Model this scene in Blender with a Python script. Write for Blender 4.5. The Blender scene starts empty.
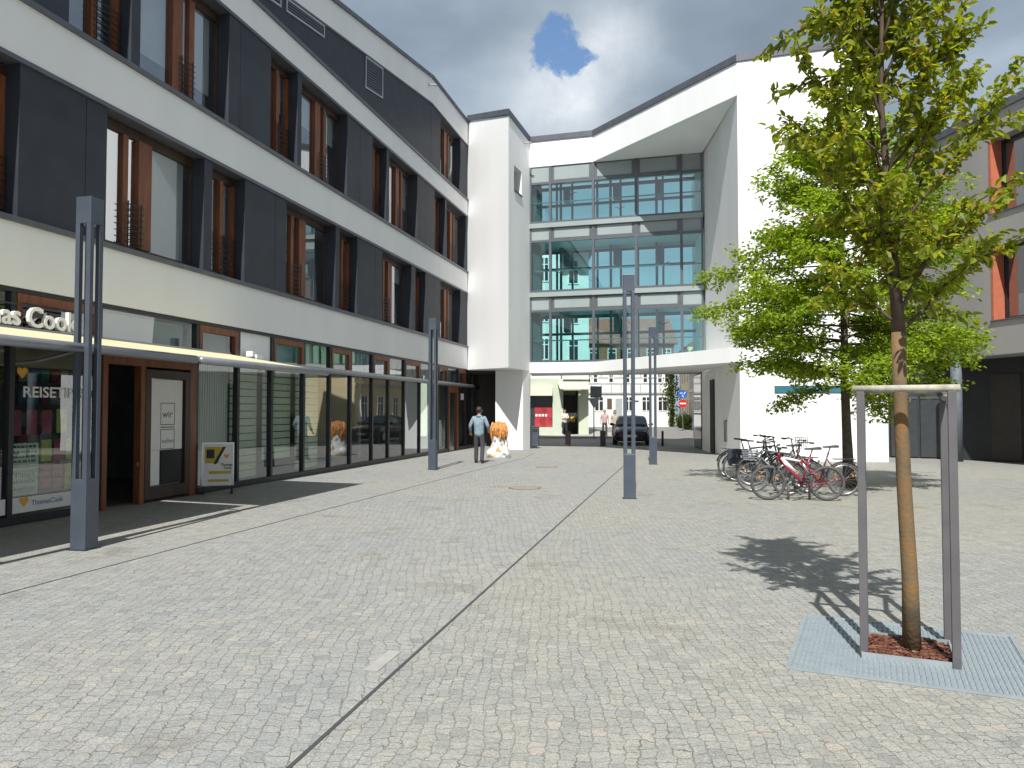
import bpy, bmesh, math, random
from mathutils import Vector, Matrix, Quaternion
R = math.radians
random.seed(7)
SC = bpy.context.scene
COL = SC.collection

# ------------------------------------------------------------------ helpers
class MB:
    """collects geometry in world (or thing-local) coordinates, links it as ONE mesh object"""
    def __init__(s): s.v = []; s.f = []
    def add(s, pts, faces):
        b = len(s.v); s.v += [tuple(p) for p in pts]; s.f += [tuple(b + i for i in f) for f in faces]; return s
    def quad(s, a, b, c, d): return s.add([a, b, c, d], [(0, 1, 2, 3)])
    def hexa(s, p):  # p: 4 bottom (ccw) + 4 top
        return s.add(p, [(3, 2, 1, 0), (4, 5, 6, 7), (0, 1, 5, 4), (1, 2, 6, 5), (2, 3, 7, 6), (3, 0, 4, 7)])
    def box(s, c, d, rz=0.0, m=None):
        x, y, z = d[0] / 2, d[1] / 2, d[2] / 2
        p = [Vector(q) for q in ((-x, -y, -z), (x, -y, -z), (x, y, -z), (-x, y, -z), (-x, -y, z), (x, -y, z), (x, y, z), (-x, y, z))]
        M = m if m is not None else Matrix.Rotation(rz, 3, 'Z')
        return s.hexa([tuple(M @ q + Vector(c)) for q in p])
    def prism(s, poly, zb, zt):
        n = len(poly)
        zb = zb if isinstance(zb, (list, tuple)) else [zb] * n
        zt = zt if isinstance(zt, (list, tuple)) else [zt] * n
        a = sum(poly[i][0] * poly[(i + 1) % n][1] - poly[(i + 1) % n][0] * poly[i][1] for i in range(n))
        if a < 0: poly, zb, zt = poly[::-1], zb[::-1], zt[::-1]
        v = [(p[0], p[1], z) for p, z in zip(poly, zb)] + [(p[0], p[1], z) for p, z in zip(poly, zt)]
        f = [tuple(range(n - 1, -1, -1)), tuple(range(n, 2 * n))] + [(i, (i + 1) % n, n + (i + 1) % n, n + i) for i in range(n)]
        return s.add(v, f)
    def tube(s, path, rad, n=8, cap=True):
        path = [Vector(p) for p in path]; k = len(path)
        rad = rad if isinstance(rad, (list, tuple)) else [rad] * k
        b = len(s.v); up = None
        for i, p in enumerate(path):
            t = (path[min(i + 1, k - 1)] - path[max(i - 1, 0)])
            t = t.normalized() if t.length > 1e-9 else Vector((0, 0, 1))
            if up is None:
                up = Vector((0, 0, 1)) if abs(t.z) < .9 else Vector((1, 0, 0))
            x = t.cross(up).normalized(); y = x.cross(t).normalized(); up = y
            for j in range(n):
                a = 2 * math.pi * j / n
                s.v.append(tuple(p + (x * math.cos(a) + y * math.sin(a)) * rad[i]))
        for i in range(k - 1):
            for j in range(n):
                s.f.append((b + i * n + j, b + i * n + (j + 1) % n, b + (i + 1) * n + (j + 1) % n, b + (i + 1) * n + j))
        if cap:
            s.f.append(tuple(b + j for j in range(n - 1, -1, -1))); s.f.append(tuple(b + (k - 1) * n + j for j in range(n)))
        return s
    def torus(s, c, R0, r, ax='Y', n=32, m=8, a0=0, a1=2 * math.pi, sy=1.0):
        full = abs(a1 - a0 - 2 * math.pi) < 1e-6
        k = n if full else n + 1; b = len(s.v)
        for i in range(k):
            a = a0 + (a1 - a0) * i / n
            for j in range(m):
                q = 2 * math.pi * j / m
                rr = R0 + r * math.cos(q); h = r * math.sin(q) * sy
                p = (rr * math.cos(a), h, rr * math.sin(a)) if ax == 'Y' else (rr * math.cos(a), rr * math.sin(a), h)
                s.v.append((c[0] + p[0], c[1] + p[1], c[2] + p[2]))
        for i in range(n):
            for j in range(m):
                s.f.append((b + i * m + j, b + ((i + 1) % k) * m + j, b + ((i + 1) % k) * m + (j + 1) % m, b + i * m + (j + 1) % m))
        return s
    def lathe(s, c, prof, n=24, fn=None):
        b = len(s.v); k = len(prof)
        for i, (r, z) in enumerate(prof):
            for j in range(n):
                a = 2 * math.pi * j / n
                rr = r * (fn(a, z) if fn else 1)
                s.v.append((c[0] + rr * math.cos(a), c[1] + rr * math.sin(a), c[2] + z))
        for i in range(k - 1):
            for j in range(n):
                s.f.append((b + i * n + j, b + i * n + (j + 1) % n, b + (i + 1) * n + (j + 1) % n, b + (i + 1) * n + j))
        s.f.append(tuple(b + j for j in range(n - 1, -1, -1))); s.f.append(tuple(b + (k - 1) * n + j for j in range(n)))
        return s
    def ball(s, c, r, n=12, m=8):
        r = r if isinstance(r, (list, tuple)) else (r, r, r)
        pr = [(math.sin(math.pi * i / m), -math.cos(math.pi * i / m)) for i in range(m + 1)]
        b = len(s.v)
        for q, z in pr:
            q = max(q, .001)
            for j in range(n):
                a = 2 * math.pi * j / n
                s.v.append((c[0] + r[0] * q * math.cos(a), c[1] + r[1] * q * math.sin(a), c[2] + r[2] * z))
        for i in range(m):
            for j in range(n):
                s.f.append((b + i * n + j, b + i * n + (j + 1) % n, b + (i + 1) * n + (j + 1) % n, b + (i + 1) * n + j))
        return s
    def build(s, name, mat, parent=None, smooth=False, bevel=0, kind=None):
        o0 = Vector((0, 0, 0)); p = parent
        while p is not None: o0 += p.location; p = p.parent
        me = bpy.data.meshes.new(name)
        me.from_pydata([tuple(Vector(q) - o0) for q in s.v], [], s.f); me.update()
        me.materials.append(mat)
        if smooth:
            me.polygons.foreach_set('use_smooth', [True] * len(me.polygons))
        o = bpy.data.objects.new(name, me); COL.objects.link(o)
        if parent: o.parent = parent
        if bevel:
            b = o.modifiers.new('bevel', 'BEVEL'); b.width = bevel; b.segments = 2; b.limit_method = 'ANGLE'
        if kind: o['kind'] = kind
        return o

def thing(name, label, cat, loc=(0, 0, 0), group=None):
    o = bpy.data.objects.new(name, None); COL.objects.link(o); o.location = loc; o.empty_display_size = .2
    return tag(o, label, cat, group)
def tag(o, label, cat, group=None):
    o['label'] = label; o['category'] = cat
    if group: o['group'] = group
    return o
def copy_tree(o, parent=None):
    c = o.copy(); COL.objects.link(c)
    if parent: c.parent = parent
    for ch in list(o.children): copy_tree(ch, c)
    return c

class Frame:
    """vertical plane frame: s along, d outward, z up"""
    def __init__(f, P, Q, side):
        f.P = Vector((P[0], P[1])); u = Vector((Q[0] - P[0], Q[1] - P[1])); f.L = u.length; f.u = u.normalized()
        f.n = Vector((f.u.y, -f.u.x)) * side
    def p(f, s, d, z):
        q = f.P + f.u * s + f.n * d; return (q.x, q.y, z)
    def box(f, mb, s0, s1, d0, d1, z0, z1, z0b=None, z1b=None):
        """z0/z1 at s0 end, z0b/z1b at s1 end"""
        z0b = z0 if z0b is None else z0b; z1b = z1 if z1b is None else z1b
        c = [f.p(s0, d0, z0), f.p(s1, d0, z0b), f.p(s1, d1, z0b), f.p(s0, d1, z0), f.p(s0, d0, z1), f.p(s1, d0, z1b), f.p(s1, d1, z1b), f.p(s0, d1, z1)]
        a = (Vector(c[1]) - Vector(c[0])).cross(Vector(c[3]) - Vector(c[0])).z
        if a < 0: c = [c[3], c[2], c[1], c[0], c[7], c[6], c[5], c[4]]
        mb.hexa(c); return mb
    def pane(f, mb, s0, s1, d, z0, z1):
        return mb.quad(f.p(s0, d, z0), f.p(s1, d, z0), f.p(s1, d, z1), f.p(s0, d, z1))

# ------------------------------------------------------------------ materials
def nt(name):
    m = bpy.data.materials.new(name); m.use_nodes = True
    return m, m.node_tree.nodes, m.node_tree.links, m.node_tree.nodes['Principled BSDF']
def mat(name, c, rough=.6, metal=0.0, var=.12, scale=6.0, bump=0.0, bscale=60.0, spec=.5, streak=False):
    m, N, L, B = nt(name)
    tc = N.new('ShaderNodeTexCoord'); no = N.new('ShaderNodeTexNoise'); no.inputs['Scale'].default_value = scale; no.inputs['Detail'].default_value = 5
    if streak:
        mp = N.new('ShaderNodeMapping'); mp.inputs['Scale'].default_value = (1, 1, .16)
        L.new(tc.outputs['Object'], mp.inputs[0]); L.new(mp.outputs[0], no.inputs['Vector'])
    else: L.new(tc.outputs['Object'], no.inputs['Vector'])
    rp = N.new('ShaderNodeValToRGB')
    lo = [max(0, k * (1 - var)) for k in c]; hi = [min(1, k * (1 + var)) for k in c]
    rp.color_ramp.elements[0].position = .3; rp.color_ramp.elements[1].position = .7
    rp.color_ramp.elements[0].color = (*lo, 1); rp.color_ramp.elements[1].color = (*hi, 1)
    L.new(no.outputs['Fac'], rp.inputs[0]); L.new(rp.outputs[0], B.inputs['Base Color'])
    B.inputs['Roughness'].default_value = rough; B.inputs['Metallic'].default_value = metal
    B.inputs['Specular IOR Level'].default_value = spec
    if bump:
        n2 = N.new('ShaderNodeTexNoise'); n2.inputs['Scale'].default_value = bscale; n2.inputs['Detail'].default_value = 4
        L.new(tc.outputs['Object'], n2.inputs['Vector'])
        bp = N.new('ShaderNodeBump'); bp.inputs['Strength'].default_value = bump; bp.inputs['Distance'].default_value = .01
        L.new(n2.outputs['Fac'], bp.inputs['Height']); L.new(bp.outputs[0], B.inputs['Normal'])
    return m
def glass(name, tint, ior=1.5, base=.06, wav=0.0, boost=1.0):
    """architectural pane: tinted see-through + mirror reflection by Fresnel"""
    m = bpy.data.materials.new(name); m.use_nodes = True; N, L = m.node_tree.nodes, m.node_tree.links; N.clear()
    o = N.new('ShaderNodeOutputMaterial'); t = N.new('ShaderNodeBsdfTransparent'); t.inputs[0].default_value = (*tint, 1)
    g = N.new('ShaderNodeBsdfGlossy'); g.inputs['Roughness'].default_value = .0; g.inputs[0].default_value = (.95, .97, 1, 1)
    # Schlick reflectance, the same from both sides of the pane
    ge = N.new('ShaderNodeNewGeometry'); dp = N.new('ShaderNodeVectorMath'); dp.operation = 'DOT_PRODUCT'; L.new(ge.outputs['Normal'], dp.inputs[0]); L.new(ge.outputs['Incoming'], dp.inputs[1])
    ab = N.new('ShaderNodeMath'); ab.operation = 'ABSOLUTE'; L.new(dp.outputs['Value'], ab.inputs[0])
    iv = N.new('ShaderNodeMath'); iv.operation = 'SUBTRACT'; iv.inputs[0].default_value = 1; L.new(ab.outputs[0], iv.inputs[1])
    fr = N.new('ShaderNodeMath'); fr.operation = 'POWER'; fr.inputs[1].default_value = 4.0; L.new(iv.outputs[0], fr.inputs[0])
    ma = N.new('ShaderNodeMath'); ma.operation = 'MULTIPLY_ADD'; ma.inputs[1].default_value = boost; ma.inputs[2].default_value = base; ma.use_clamp = True
    mx = N.new('ShaderNodeMixShader'); L.new(fr.outputs[0], ma.inputs[0]); L.new(ma.outputs[0], mx.inputs[0]); L.new(t.outputs[0], mx.inputs[1]); L.new(g.outputs[0], mx.inputs[2]); L.new(mx.outputs[0], o.inputs[0])
    if wav:
        tc = N.new('ShaderNodeTexCoord'); no = N.new('ShaderNodeTexNoise'); no.inputs['Scale'].default_value = 1.1; no.inputs['Detail'].default_value = 1
        L.new(tc.outputs['Object'], no.inputs['Vector'])
        bp = N.new('ShaderNodeBump'); bp.inputs['Strength'].default_value = wav; bp.inputs['Distance'].default_value = .02
        L.new(no.outputs['Fac'], bp.inputs['Height']); L.new(bp.outputs[0], g.inputs['Normal'])
    return m

M = {}
M['plaster'] = mat('white_plaster', (.80, .805, .80), .85, var=.035, scale=.9, bump=.25, bscale=90, streak=True)
M['plaster_grey'] = mat('grey_plaster', (.315, .305, .29), .9, var=.07, scale=.6, bump=.2, streak=True)
M['soffit'] = mat('soffit_plaster', (.62, .615, .6), .9, var=.04, scale=.8)
M['panel'] = mat('anthracite_panel', (.030, .035, .047), .55, var=.16, scale=2.2, bump=.03, spec=.35)
M['metal'] = mat('grey_coping_metal', (.105, .11, .13), .42, .3, var=.12, scale=3)
M['darkmetal'] = mat('dark_profile_metal', (.028, .03, .036), .4, .3, var=.15)
M['wood'] = mat('stained_timber', (.19, .062, .022), .5, var=.3, scale=9, streak=True)
M['wood_dark'] = mat('dark_and_shaded_timber', (.04, .02, .013), .5, var=.3, scale=9, streak=True)  # dark timber for the door leaf; on window surrounds, shade put into the colour
M['lamp'] = mat('lamp_coated_steel', (.082, .10, .13), .38, .35, var=.1, scale=4)
M['lampdark'] = mat('lamp_inner_tube', (.55, .56, .56), .3, var=.05)
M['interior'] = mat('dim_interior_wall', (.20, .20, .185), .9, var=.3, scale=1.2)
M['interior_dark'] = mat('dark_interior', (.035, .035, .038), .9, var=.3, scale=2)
M['interior_floor'] = mat('shop_floor', (.12, .11, .10), .5, var=.2)
M['blind'] = mat('pale_blind', (.80, .80, .78), .8, var=.05, scale=2)
M['white'] = mat('white_paint', (.8, .8, .79), .5, var=.03)
M['black'] = mat('black_rubber', (.018, .018, .02), .6, var=.2, scale=20)
M['steel'] = mat('brushed_steel', (.5, .5, .51), .3, .9, var=.1)
M['granite'] = mat('granite_kerb', (.33, .33, .32), .8, var=.15, scale=30)
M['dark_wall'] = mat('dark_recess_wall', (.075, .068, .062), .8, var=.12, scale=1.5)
M['glass'] = glass('window_glass', (.74, .80, .82), base=.36, wav=.03, boost=.64)
M['shop_glass'] = glass('shop_glass', (.76, .88, .83), base=.19, wav=.05, boost=.8)
M['teal_glass'] = glass('teal_glazing', (.55, .90, .90), base=.16, wav=.04, boost=.8)
M['rear_glass'] = glass('rear_glazing', (.74, .94, .95), base=.06, boost=.8)
M['spandrel'] = mat('spandrel_glass', (.29, .335, .33), .12, var=.05, scale=1)
M['teal_frame'] = mat('glazing_profile', (.125, .135, .15), .4, .4, var=.08)
M['rear_frame'] = mat('rear_profile', (.10, .15, .16), .5, var=.1)
M['bridge_in'] = mat('corridor_plaster', (.55, .62, .63), .9, var=.05)
M['awning'] = mat('cream_awning_fabric', (.56, .52, .33), .85, var=.04)
M['awning_bar'] = mat('awning_tube_metal', (.25, .26, .29), .35, .5, var=.05)
M['orange'] = mat('orange_painted_jamb', (.44, .13, .07), .6, var=.1)

def ground_mat():
    m, N, L, B = nt('granite_sett_paving')
    tc = N.new('ShaderNodeTexCoord')
    def vm(op, a, b):
        n = N.new('ShaderNodeVectorMath'); n.operation = op
        for i, x in enumerate((a, b)):
            if isinstance(x, tuple): n.inputs[i].default_value = x
            else: L.new(x, n.inputs[i])
        return n
    def ma(op, a, b, c=0.0, cl=False):
        n = N.new('ShaderNodeMath'); n.operation = op; n.use_clamp = cl
        for i, x in enumerate((a, b, c)):
            if isinstance(x, (int, float)): n.inputs[i].default_value = x
            else: L.new(x, n.inputs[i])
        return n.outputs[0]
    def noise(sc, det=2, src=None, rough=.5):
        n = N.new('ShaderNodeTexNoise'); n.inputs['Scale'].default_value = sc; n.inputs['Detail'].default_value = det; n.inputs['Roughness'].default_value = rough
        L.new(src or tc.outputs['Object'], n.inputs['Vector']); return n
    def ramp(fac, *st):
        r = N.new('ShaderNodeValToRGB')
        for i, (p, c) in enumerate(st):
            e = r.color_ramp.elements[i] if i < 2 else r.color_ramp.elements.new(p); e.position = p; e.color = (*c, 1)
        L.new(fac, r.inputs[0]); return r.outputs[0]
    def mixc(f, a, b, mode='MIX'):
        n = N.new('ShaderNodeMixRGB'); n.blend_type = mode
        for i, x in enumerate((f, a, b)):
            if isinstance(x, (int, float)): n.inputs[i].default_value = x
            elif isinstance(x, tuple): n.inputs[i].default_value = (*x, 1)
            else: L.new(x, n.inputs[i])
        return n.outputs[0]
    # two pavings meet at the middle drain: larger grey setts on the left, smaller beige ones on the right
    dd = vm('DOT_PRODUCT', vm('SUBTRACT', tc.outputs['Object'], (-.12, 8.02, 0)).outputs[0], (.9763, -.2164, 0)).outputs['Value']
    right = ma('GREATER_THAN', dd, 0.0)
    def setts(rot, bw, rh, off, big, mid, mort):
        mp = N.new('ShaderNodeMapping'); mp.inputs['Rotation'].default_value = (0, 0, R(rot)); mp.inputs['Location'].default_value = off
        L.new(tc.outputs['Object'], mp.inputs[0]); v = mp.outputs[0]; src = mp.outputs[0]
        for sc, det, amt in ((.45, 2, big), (1.0 / bw * .62, 1, mid), (1.0 / bw * 2.6, 2, mid * .42)):
            v = vm('ADD', v, vm('MULTIPLY', vm('SUBTRACT', noise(sc, det, src).outputs['Color'], (.5, .5, .5)).outputs[0], (amt, amt * .9, 0)).outputs[0]).outputs[0]
        br = N.new('ShaderNodeTexBrick'); L.new(v, br.inputs['Vector'])
        br.inputs['Scale'].default_value = 1; br.inputs['Brick Width'].default_value = bw; br.inputs['Row Height'].default_value = rh
        br.inputs['Mortar Size'].default_value = mort; br.inputs['Mortar Smooth'].default_value = .7; br.inputs['Bias'].default_value = 0
        br.inputs['Color1'].default_value = (0, 0, 0, 1); br.inputs['Color2'].default_value = (1, 1, 1, 1); br.inputs['Mortar'].default_value = (.5, .5, .5, 1)
        br.offset = .47; br.offset_frequency = 2; br.squash = .78; br.squash_frequency = 3
        return br
    bl = setts(87, .110, .092, (0, 0, 0), .42, .105, .0046); brr = setts(92, .092, .078, (3, 1, 0), .40, .092, .0040)
    fac = mixc(right, bl.outputs['Fac'], brr.outputs['Fac'])
    cl_ = ramp(bl.outputs['Color'], (0, (.245, .25, .245)), (1, (.335, .322, .288)), (.10, (.282, .288, .282)), (.45, (.305, .308, .292)), (.62, (.288, .292, .284)), (.88, (.318, .318, .298)))
    cr_ = ramp(brr.outputs['Color'], (0, (.245, .248, .236)), (1, (.34, .322, .282)), (.10, (.282, .285, .268)), (.45, (.308, .308, .284)), (.62, (.290, .292, .274)), (.88, (.322, .318, .288)))
    col = mixc(right, cl_, cr_)
    col = mixc(1.0, col, ramp(noise(.22, 4).outputs['Fac'], (.32, (.93, .95, .98)), (.68, (1.06, 1.03, .97))), 'MULTIPLY')
    col = mixc(1.0, col, ramp(noise(95, 4).outputs['Fac'], (.3, (.68, .68, .68)), (.72, (1.26, 1.26, 1.26))), 'MULTIPLY')
    col = mixc(1.0, col, ramp(noise(.9, 6, None, .6).outputs['Fac'], (.58, (1, 1, 1)), (.74, (.72, .69, .65))), 'MULTIPLY')
    col = mixc(1.0, col, ramp(noise(5, 5).outputs['Fac'], (.35, (.92, .92, .92)), (.68, (1.07, 1.07, 1.07))), 'MULTIPLY')
    col = mixc(1.0, col, ramp(noise(42, 3).outputs['Fac'], (.32, (.86, .86, .86)), (.68, (1.12, 1.12, 1.11))), 'MULTIPLY')
    jc = ramp(noise(1.6, 3).outputs['Fac'], (.35, (.11, .105, .095)), (.65, (.21, .175, .13)))
    jv = ma('MULTIPLY', fac, ramp(noise(7, 3).outputs['Fac'], (.36, (.12, .12, .12)), (.66, (1, 1, 1))))
    col = mixc(jv, col, jc)
    L.new(col, B.inputs['Base Color'])
    B.inputs['Roughness'].default_value = .74; B.inputs['Specular IOR Level'].default_value = .3
    h = ma('MULTIPLY_ADD', fac, -1.0, ma('MULTIPLY', noise(14, 3).outputs['Fac'], .7))
    bp = N.new('ShaderNodeBump'); bp.inputs['Strength'].default_value = .6; bp.inputs['Distance'].default_value = .014
    L.new(h, bp.inputs['Height']); L.new(bp.outputs[0], B.inputs['Normal'])
    return m
M['ground'] = ground_mat()
M['asphalt'] = mat('street_cobble', (.20, .195, .185), .85, var=.18, scale=9, bump=.3, bscale=30)
M['pavement'] = mat('pavement_slab', (.36, .35, .32), .85, var=.1, scale=5)

def leaf_mat(name, cols, tr=.58):
    m = bpy.data.materials.new(name); m.use_nodes = True; N, L = m.node_tree.nodes, m.node_tree.links; N.clear()
    o = N.new('ShaderNodeOutputMaterial'); g = N.new('ShaderNodeNewGeometry'); rp = N.new('ShaderNodeValToRGB')
    for i, (p, c) in enumerate(cols):
        e = rp.color_ramp.elements[i] if i < 2 else rp.color_ramp.elements.new(p)
        e.position = p; e.color = (*c, 1)
    L.new(g.outputs['Random Per Island'], rp.inputs[0])
    b = N.new('ShaderNodeBsdfPrincipled'); b.inputs['Roughness'].default_value = .5; b.inputs['Specular IOR Level'].default_value = .35
    t = N.new('ShaderNodeBsdfTranslucent'); mu = N.new('ShaderNodeMixRGB'); mu.blend_type = 'MULTIPLY'; mu.inputs[0].default_value = 1; mu.inputs[2].default_value = (1.75, 1.7, .6, 1)
    L.new(rp.outputs[0], b.inputs['Base Color']); L.new(rp.outputs[0], mu.inputs[1]); L.new(mu.outputs[0], t.inputs[0])
    mx = N.new('ShaderNodeMixShader'); mx.inputs[0].default_value = tr; L.new(b.outputs[0], mx.inputs[1]); L.new(t.outputs[0], mx.inputs[2]); L.new(mx.outputs[0], o.inputs[0])
    return m
M['leaf_near'] = leaf_mat('yellow_green_leaf', [(0, (.12, .165, .016)), (1, (.42, .38, .06)), (.35, (.175, .22, .023)), (.7, (.25, .285, .032)), (.93, (.34, .34, .046)), (.985, (.26, .15, .04))])
M['leaf_far'] = leaf_mat('fresh_green_leaf', [(0, (.12, .19, .016)), (1, (.37, .44, .055)), (.4, (.20, .29, .026)), (.75, (.28, .37, .038))])
M['leaf_bush'] = leaf_mat('bush_leaf', [(0, (.03, .06, .01)), (1, (.09, .13, .02)), (.5, (.05, .09, .015))])
M['bark_near'] = mat('ochre_young_bark', (.155, .095, .045), .85, var=.5, scale=5, bump=.5, bscale=40)
_r = [n for n in M['bark_near'].node_tree.nodes if n.type == 'VALTORGB'][0].color_ramp
_r.elements[0].color = (.085, .068, .042, 1); _r.elements[1].color = (.215, .105, .032, 1); _e = _r.elements.new(.5); _e.color = (.15, .10, .05, 1)
M['twig'] = mat('brown_twig', (.075, .052, .035), .85, var=.3, scale=10)
M['bark_far'] = mat('grey_brown_bark', (.10, .078, .06), .9, var=.35, scale=12, bump=.6, bscale=35)

# ------------------------------------------------------------------ text
def text_geo(txt, size, extrude=0.0, bold=0.0):
    cu = bpy.data.curves.new('t', 'FONT'); cu.body = txt; cu.size = size; cu.extrude = extrude; cu.offset = bold; cu.resolution_u = 3
    o = bpy.data.objects.new('t', cu); COL.objects.link(o)
    dg = bpy.context.evaluated_depsgraph_get(); me = bpy.data.meshes.new_from_object(o.evaluated_get(dg))
    vs = [tuple(v.co) for v in me.vertices]; fs = [tuple(p.vertices) for p in me.polygons]
    bpy.data.objects.remove(o); bpy.data.curves.remove(cu); bpy.data.meshes.remove(me)
    return vs, fs
def text_on(mb, fr, txt, s, d, z, size, extrude=0.0, bold=0.0, flip=False, width=None):
    vs, fs = text_geo(txt, size, extrude, bold)
    w = max(v[0] for v in vs); k = (width / w) if width else 1
    if flip: mb.add([fr.p(s + (w - v[0]) * k - 0, d + v[2], z + v[1]) for v in vs], fs)
    else: mb.add([fr.p(s + v[0] * k, d + v[2], z + v[1]) for v in vs], fs)
    return mb

# ------------------------------------------------------------------ setting
g = MB(); g.quad((-400, -300, 0), (400, -300, 0), (400, 500, 0), (-400, 500, 0))
g.build('ground', M['ground'], kind='structure')
g = MB(); g.add([(-60, 37.4, .004), (1.65, 37.4, .004), (8.6, 36.5, .004), (40, 36.5, .004), (40, 150, .004), (-60, 150, .004)], [(0, 1, 2, 3, 4, 5)])
g.build('street', M['asphalt'], kind='structure')
g = MB(); g.prism([(-20, 46.9), (5.9, 46.9), (7.0, 49.0), (7.0, 80), (-20, 80)], 0, .12)
g.build('pavement', M['pavement'], kind='structure')

# ------------------------------------------------------------------ left office building
P0 = (-7.362, 11.279); P1 = (-1.885, 35.083)
F = Frame(P0, P1, 1)
S0, S1 = -12.0, 24.0
off = thing('office_building', 'long white and anthracite office building with timber windows and shops along its ground floor', 'building', (*F.p(6, -6, 0)[:2], 0))
def roof(s): return 14.55 - .165 * max(0, 19 - s)
def head3(s): return 13.6 - .145 * max(0, 19 - s)
def cuts(lo, hi, *extra): return sorted({lo, hi, *[e for e in extra if lo < e < hi]})
def band(z0, z1, nm):
    m = MB(); F.box(m, S0, S1, -1.5, 0, z0, z1); return m.build(nm, M['plaster'], off)
band(3.52, 4.47, 'facade_band'); band(6.96, 7.80, 'facade_band'); band(10.40, 11.05, 'facade_band')
m = MB(); F.box(m, S0, 19, -1.5, 0, head3(S0), roof(S0), head3(19), roof(19)); F.box(m, 19, S1, -1.5, .002, head3(19), roof(19), head3(S1), roof(S1)); m.build('parapet', M['plaster'], off)
m = MB(); F.box(m, S0 - .1, 19, -12.1, .09, roof(S0), roof(S0) + .10, roof(19), roof(19) + .10); F.box(m, 19, S1, -12.1, .092, roof(19), roof(19) + .10, roof(S1), roof(S1) + .10); m.build('roof', M['metal'], off)
m = MB()
for z in (4.47, 7.80, 11.05): F.box(m, S0, S1, -.3, .055, z, z + .085)
m.build('sill_flashing', M['metal'], off)
m = MB()
for z in (6.96, 10.40): F.box(m, S0, S1, -.28, .012, z - .075, z - .002)
F.box(m, S0, 19, -.28, .012, head3(S0) - .06, head3(S0) - .002, head3(19) - .06, head3(19) - .002); F.box(m, 19, S1, -.28, .014, head3(19) - .06, head3(19) - .002, head3(S1) - .06, head3(S1) - .002)
m.build('head_profile', M['metal'], off)
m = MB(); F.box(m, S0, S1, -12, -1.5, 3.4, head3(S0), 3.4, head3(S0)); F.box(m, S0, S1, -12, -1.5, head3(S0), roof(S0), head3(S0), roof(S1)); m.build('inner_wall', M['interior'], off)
# floor data
W1 = [(-10.2, -7.5, 'wa'), (-7.2, -5.92, 'n'), (-4.1, -1.36, 'wa'), (-1.08, .2, 'n'), (1.98, 4.72, 'wa'), (4.99, 6.22, 'n'), (8.05, 10.79, 'wa'), (11.04, 12.26, 'n'), (14.2, 16.89, 'wa'), (17.3, 18.39, 'n'), (20.2, 22.96, 'wb')]
W2 = [(-11.2, -9.9, 'n'), (-9.6, -6.9, 'wb'), (-5.1, -3.8, 'n'), (-3.55, -.8, 'wb'), (1.1, 2.53, 'n'), (2.76, 5.54, 'wb'), (7.26, 8.56, 'n'), (8.77, 11.51, 'wb'), (13.37, 14.52, 'n'), (14.74, 17.47, 'wb'), (19.43, 20.75, 'n'), (20.98, 23.75, 'wb')]
W3 = [(20.14, 22.92, 'wb')]
LAY = {'wa': [(0, .26, 'g'), (.31, .40, 'v'), (.53, 1, 'g')], 'wb': [(0, .44, 'g'), (.55, .64, 'v'), (.70, 1, 'g')], 'n': [(0, .52, 'g'), (.62, .93, 'v')]}
BLIND = {(1, 1.98): 1, (1, -4.1): .5, (2, 8.77): .45, (2, 20.98): .3, (2, 2.76): .8, (2, 14.74): .6, (1, 14.2): .35, (1, 20.2): .7, (3, 20.14): .6, (2, 7.26): .5, (1, 4.99): .6}
def panel(a, b, z0, zt):
    m = MB(); F.box(m, a, b, -.34, -.02, z0, zt(a), z0, zt(b)); return m
def floor_row(k, wins, z0, zt, joints):
    edges = [S0]
    for a, b, t in wins: edges += [a, b]
    edges.append(S1)
    for i in range(0, len(edges), 2):
        a, b = edges[i], edges[i + 1]
        if b - a < .02: continue
        cs = cuts(a, b, *joints)
        for p, q in zip(cs[:-1], cs[1:]):
            panel(p + (.007 if p in joints else 0), q - (.007 if q in joints else 0), z0, zt).build('cladding_panel', M['panel'], off)
    for a, b, t in wins:
        zh = lambda s: zt(s) - .0
        w = MB(); sur = MB(); zt0, zt1 = zt(a), zt(b); d0, d1 = -.40, -.30
        # timber frame: head, sill, jambs, posts
        F.box(sur, a + .002, b - .002, d0, d1, zt0 - .18, zt0 - .002, zt1 - .18, zt1 - .002)
        F.box(sur, a + .002, b - .002, d0, d1, z0 + .09, z0 + .14)
        F.box(sur, a + .002, a + .03, d0, d1, z0 + .14, zt0 - .18); F.box(sur, b - .018, b - .002, d0, d1, z0 + .14, zt1 - .18)
        ww = b - a; gl = MB(); rl = MB(); solids = []
        lay = LAY[t]; pos = 0
        for x0, x1, kind in lay + [(1, 1, 'e')]:
            if x0 > pos + .001 and pos > 0: solids.append((pos, x0))
            if kind == 'e': break
            A, Bq = a + ww * x0, a + ww * x1
            F.pane(gl, A, Bq, -.345, z0 + .1, max(zt0, zt1) - .2)
            if kind == 'v':
                for q in range(7):
                    zz = z0 + .2 + q * .115
                    rl.tube([F.p(A - .12, -.23, zz), F.p(Bq + .12, -.23, zz)], .011, 5)
                rl.tube([F.p(A - .05, -.23, z0 + .1), F.p(A - .05, -.23, z0 + .95)], .012, 5); rl.tube([F.p(Bq + .05, -.23, z0 + .1), F.p(Bq + .05, -.23, z0 + .95)], .012, 5)
            pos = x1
        for x0, x1 in solids:
            F.box(w, a + ww * x0, a + ww * x1, d0 + .002, d1 + (.04 if x1 - x0 > .08 else .015), z0 + .14, min(zt0, zt1) - .18)
        fo = w.build('window', M['wood'], off); sur.build('surround', M['wood_dark'], fo); gl.build('pane', M['glass'], fo); rl.build('railing', M['darkmetal'], fo)
        bl = BLIND.get((k, a))
        if bl:
            q = MB(); F.box(q, a + .08, b - .1, -.47, -.45, z0 + .12 + (zt0 - z0) * (1 - bl), zt0 - .15); q.build('blind', M['blind'], fo)
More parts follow.
